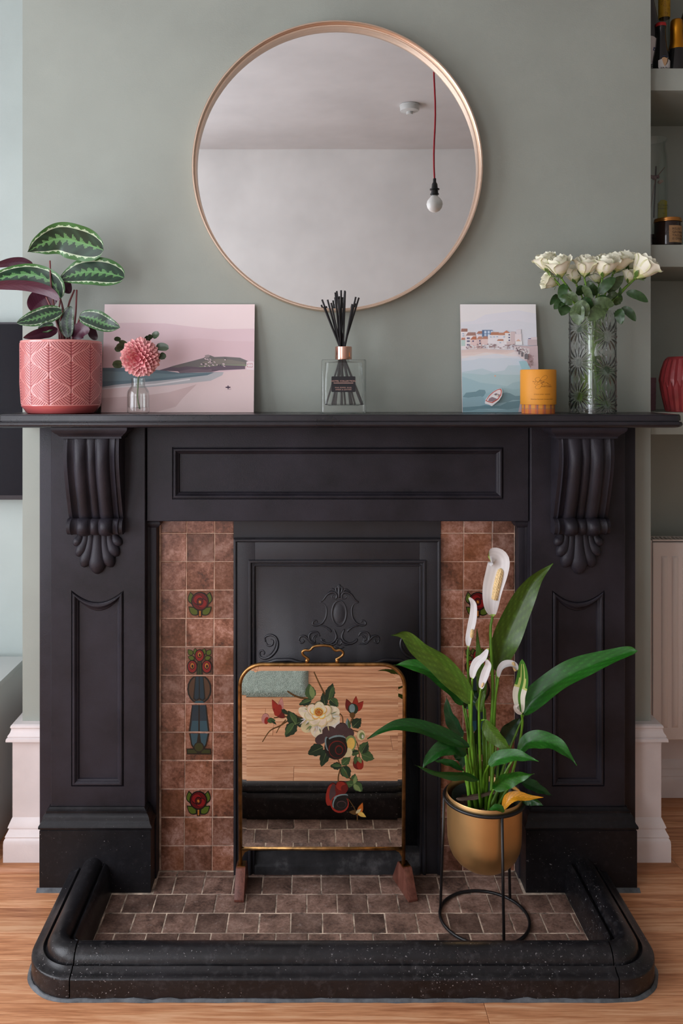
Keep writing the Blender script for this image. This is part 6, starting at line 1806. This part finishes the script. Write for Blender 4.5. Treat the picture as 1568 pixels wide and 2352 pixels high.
for px, py, r in ((1495, 406, 5), (1502, 408, 6), (1509, 406, 5), (1515, 418, 5), (1520, 416, 3)):
    p = at(px, py, yc_ - .012)
    mb = MB(); mb.sphere(p, r*kc, 10, 8, (1, 1, .8)); mb.v = [v + Vector((noise.noise(v*300), noise.noise(v*310 + Vector((9, 0, 0))), noise.noise(v*290)))*.0025 for v in mb.v]
    mb.build('dried_flower', pmat('dried_flower', (104, 72, 76) if px < 1512 else (170, 140, 130), .8), cl, smooth=True)
yo = .15; ko = m_per_px(yo)
oc = at(1521, 480, yo); oc.z = S2Z
ol = thing('olive_card', 'olive green arched card standing behind the amber jar', 'card', oc)
mb = MB(); x0, x1 = at(1511, 0, yo).x, at(1531.5, 0, yo).x; zt1 = at(0, 459, yo).z
L_ = [(x0, yo, S2Z), (x1, yo, S2Z), (x1, yo, zt1 - .004), ((x0 + x1)/2 + .006, yo, zt1), ((x0 + x1)/2 - .004, yo, zt1), (x0, yo, zt1 - .010)]
mb.prism(L_, (0, .004, 0)); mb.build('card', pmat('olive_card_stock', (128, 122, 18), .6), ol)
mb = MB(); PO = lambda x, z: (x, yo - .0005, z)
put_text(mb, 'FLORAL', PO, 7*ko, at(1522.5, 0, yo).x, at(0, 474, yo).z); put_text(mb, 'MARKET', PO, 6.4*ko, at(1522.5, 0, yo).x, at(0, 481, yo).z); put_text(mb, 'No1', PO, 4*ko, at(1524, 0, yo).x, at(0, 491, yo).z)
mb.build('lettering', pmat('dark_olive_ink', (60, 58, 12), .6), ol, recalc=False)
yj = .10; kj = m_per_px(yj)
jc = at(1533, 560, yj); jc.z = S2Z
jr = thing('candle_jar', 'amber glass candle jar with gold lid and brown paper label', 'candle jar', jc)
Rj = 29.5*kj; Hj = at(0, 506, yj - Rj).z - S2Z
MB().lathe([(.0001, .0005), (Rj*.96, .0005), (Rj, .004), (Rj, Hj - .002), (Rj*.97, Hj), (.0001, Hj)], jc, 56).build('jar', pmat('amber_glass', (34, 15, 10), .1, coat=.4), jr, smooth=True, angle=40)
MB().lathe([(Rj*.98, Hj), (Rj*1.02, Hj + .0005), (Rj*1.03, Hj + .003), (Rj*1.0, Hj + .0055), (Rj*1.01, Hj + .007), (Rj*.98, Hj + .0105), (.0001, Hj + .011)], jc, 56).build('lid', pmat('copper_gold_lid', (206, 140, 76), .28, 1.), jr, smooth=True, angle=35)
zl0, zl1 = at(0, 556, yj - Rj).z, at(0, 517, yj - Rj).z
lp_ = label_patch(jr, 'label', jc, Rj, -18, 80, zl0, zl1, pmat('kraft_paper', (170, 132, 92), .8, var=.08, vs=80), d=.0004)
mb = MB(); WJ = wrapped(jc, Rj, .0009)
for k, s in enumerate(('RELAX', 'GROWING', 'TINY HUMAN', 'IS EXHAUSTING')):
    put_text(mb, s, WJ, 7.2*kj, -2.5*kj, at(0, 527.5 + 7.6*k, yj - Rj).z, 'LEFT', 1.02)
mb.build('lettering', pmat('black_ink_3', (40, 30, 24), .7), lp_, recalc=False)
gc = at(1574, 560, .12); gc.z = S2Z
gl = thing('glass_tumbler', 'clear glass tumbler cut by the right picture edge', 'glass', gc)
MB().lathe([(.0001, .001), (.012, .001), (.0135, .004), (.014, .035), (.0132, .035), (.0125, .006), (.0001, .006)], gc, 32).build('glass', M['glass_thin'], gl, smooth=True, angle=50)

# ---- lower shelf
yr = .085
rc = at(1573, 945, yr); rc.z = S3Z
rv = thing('fluted_vase', 'dark pink fluted ceramic vase on shelf beside the mantel', 'vase', rc)
kr_ = m_per_px(yr); Hr = at(0, 820, yr).z - S3Z
def rvpt(u, v):
    zz = v; prof_ = [(0, 42), (.04, 44), (.25, 50), (.5, 56), (.58, 57), (.75, 53), (.92, 46), (.97, 42), (1, 37)]
    for (a, b), (c_, d) in zip(prof_[:-1], prof_[1:]):
        if zz <= c_ + 1e-9: r = b + (d - b)*(zz - a)/(c_ - a); break
    n_ = 22; ph = u*n_ + (.5 if zz > .44 + .12*abs(((u*n_) % 1)*2 - 1) else 0)
    fl_ = abs((ph % 1)*2 - 1)
    r = r*kr_ - (.0030*fl_ if .03 < zz < .95 else .0)
    a = 2*math.pi*u; return (rc.x + r*math.cos(a), rc.y + r*math.sin(a), S3Z + .0006 + Hr*zz)
mb = MB().grid(rvpt, 352, 64, wrap=True); mb.lathe([(37*kr_, Hr), (34*kr_, Hr - .002), (32*kr_, Hr*.6), (.001, .01)], rc, 48); mb.poly([rvpt(k/64, 0) for k in range(64)])
mb.build('body', pmat('dark_pink_glaze', (166, 62, 66), .3, var=.12, vs=20, coat=.3), rv, smooth=True, angle=30)
ypp = .20
qc = at(1490, 940, ypp); qc.z = S3Z
rp = thing('ribbed_pot', 'small mauve ribbed pot half hidden beside the chimney breast', 'pot', qc)
kp = m_per_px(ypp); Rp = 15.5*kp; Hp = at(0, 868, ypp).z - S3Z
def rpp(u, v):
    r = Rp*(.93 + .07*v) - .0010*abs(((v*6) % 1)*2 - 1)**6 - .0006*abs(((u*40) % 1)*2 - 1)**3
    a = 2*math.pi*u; return (qc.x + r*math.cos(a), qc.y + r*math.sin(a), S3Z + .0006 + Hp*v)
mb = MB().grid(rpp, 320, 72, wrap=True); mb.lathe([(Rp, Hp), (Rp - .003, Hp), (Rp - .003, Hp*.2), (.001, Hp*.2)], qc, 40); mb.poly([rpp(k/40, 0) for k in range(40)])
mb.build('body', pmat('mauve_matt_ceramic', (156, 112, 122), .6), rp, smooth=True, angle=40)

# ================================================================== RADIATOR
ra = thing('radiator', 'cream white panel radiator with vertical flutes in the right alcove', 'radiator', (1.4, .28, 0))
RYF = .245
rx0 = at(1499, 1400, RYF).x; rx1 = XR - .08; rz1 = at(0, 1246, RYF).z; rz0 = at(0, 1700, RYF).z
M['rad'] = pmat('cream_radiator_enamel', (236, 224, 218), .4)
MB().box(rx0, rx1, RYF, RYF + .012, rz0, rz1).build('front_panel', M['rad'], ra, bevel=.004, bseg=3)
MB().box(rx0, rx1, RYF + .055, RYF + .067, rz0, rz1).build('rear_panel', M['rad'], ra, bevel=.004)
fw = 24.2*m_per_px(RYF)
x = rx0 + 19*m_per_px(RYF)
fz0, fz1 = at(0, 1672, RYF).z, at(0, 1276, RYF).z
while x + fw*.72 < rx1 - .02:
    w_ = fw*.62
    def fl(d, h, e): return [(x + d, RYF - h, fz0 + e), (x + w_ - d, RYF - h, fz0 + e), (x + w_ - d, RYF - h, fz1 - e), (x + d, RYF - h, fz1 - e)]
    MB().loops([fl(0, -.0005, 0), fl(.0025, .005, .008), fl(.006, .008, .016)], True, False, True).build('flute', M['rad'], ra, smooth=True, angle=50)
    x += fw
MB().box(rx0 - .004, rx0 - .001, RYF + .006, RYF + .066, rz0 + .01, rz1 + .006).build('side_panel', M['rad'], ra, bevel=.001)
mb = MB(); gx = rx0
zt2 = rz1 + .004
n_s = 0
MB().box(rx0, rx1, RYF + .002, RYF + .010, zt2, zt2 + .004).build('grille_rail', M['rad'], ra); MB().box(rx0, rx1, RYF + .057, RYF + .065, zt2, zt2 + .004).build('grille_rail', M['rad'], ra)
me_ = None
while gx < rx1 - .01:
    if me_ is None:
        o = MB().prism([(gx, RYF + .010, zt2), (gx + .005, RYF + .010, zt2), (gx + .011, RYF + .057, zt2), (gx + .006, RYF + .057, zt2)], (0, 0, .004)).build('grille_slat', M['rad'], ra); me_ = o.data; g0 = gx
    else:
        o = bpy.data.objects.new('grille_slat', me_); COL.objects.link(o); o.parent = ra; o.location = (gx - g0, 0, 0)
    gx += .0125
for xx in (rx0 + .15, rx1 - .15):
    MB().box(xx - .015, xx + .015, RYF + .067, YA - .0004, rz0 + .08, rz1 - .06).build('wall_bracket', M['rad'], ra)

# ================================================================== LEFT ALCOVE: TELEVISION AND CABINET
tv = thing('television', 'black flat screen television on the left alcove wall', 'television', (-1.40, .33, .95))
TVY = .30
tz1, tz0 = at(0, 740, TVY).z, at(0, 1148, TVY).z
tx1 = -.905; tx0 = tx1 - (tz1 - tz0)*1.74
MB().box(tx0, tx1, TVY, TVY + .03, tz0, tz1).build('case', pmat('dark_grey_tv_case', (48, 46, 52), .4), tv, bevel=.002)
MB().box(tx0 + .006, tx1 - .006, TVY - .0008, TVY + .001, tz0 + .014, tz1 - .006).build('screen', pmat('black_glass_screen', (16, 16, 24), .12, spec=.25), tv)
MB().box((tx0 + tx1)/2 - .15, (tx0 + tx1)/2 + .15, TVY + .03, YA - .002, tz0 + .15, tz1 - .15).build('wall_bracket', M['black_plastic'], tv)
cb_ = thing('tv_cabinet', 'low white laminate cabinet under the television', 'cabinet', (-1.46, .1, FZ))
kz = .469; kx1 = -.965; kx0 = XL + .01; ky0 = -.06; ky1 = YA - .045
MB().box(kx0, kx1 + .004, ky0 - .004, ky1, kz - .018, kz).build('top', M['white_lam'], cb_, bevel=.001)
MB().box(kx1 - .018, kx1, ky0, ky1, FZ + .001, kz - .018).build('side_panel', M['white_lam'], cb_); MB().box(kx0, kx0 + .018, ky0, ky1, FZ + .001, kz - .018).build('side_panel', M['white_lam'], cb_)
MB().box(kx0 + .018, kx1 - .018, ky0 + .02, ky1, FZ + .001, FZ + .06).build('plinth', M['white_lam'], cb_)
nD = 3; wD = (kx1 - kx0 - .036)/nD
for k in range(nD):
    a = kx0 + .018 + k*wD
    d_ = MB().box(a + .0015, a + wD - .0015, ky0 - .016, ky0, FZ + .062, kz - .021).build('door', M['white_lam'], cb_, bevel=.001)
    MB().box(a + wD/2 - .05, a + wD/2 + .05, ky0 - .030, ky0 - .016, kz - .06, kz - .05).build('handle', M['brushed_gold'], d_, bevel=.002)
MB().box(kx0 + .018, kx1 - .018, ky1 - .008, ky1, FZ + .06, kz - .018).build('back_panel', M['white_lam'], cb_)
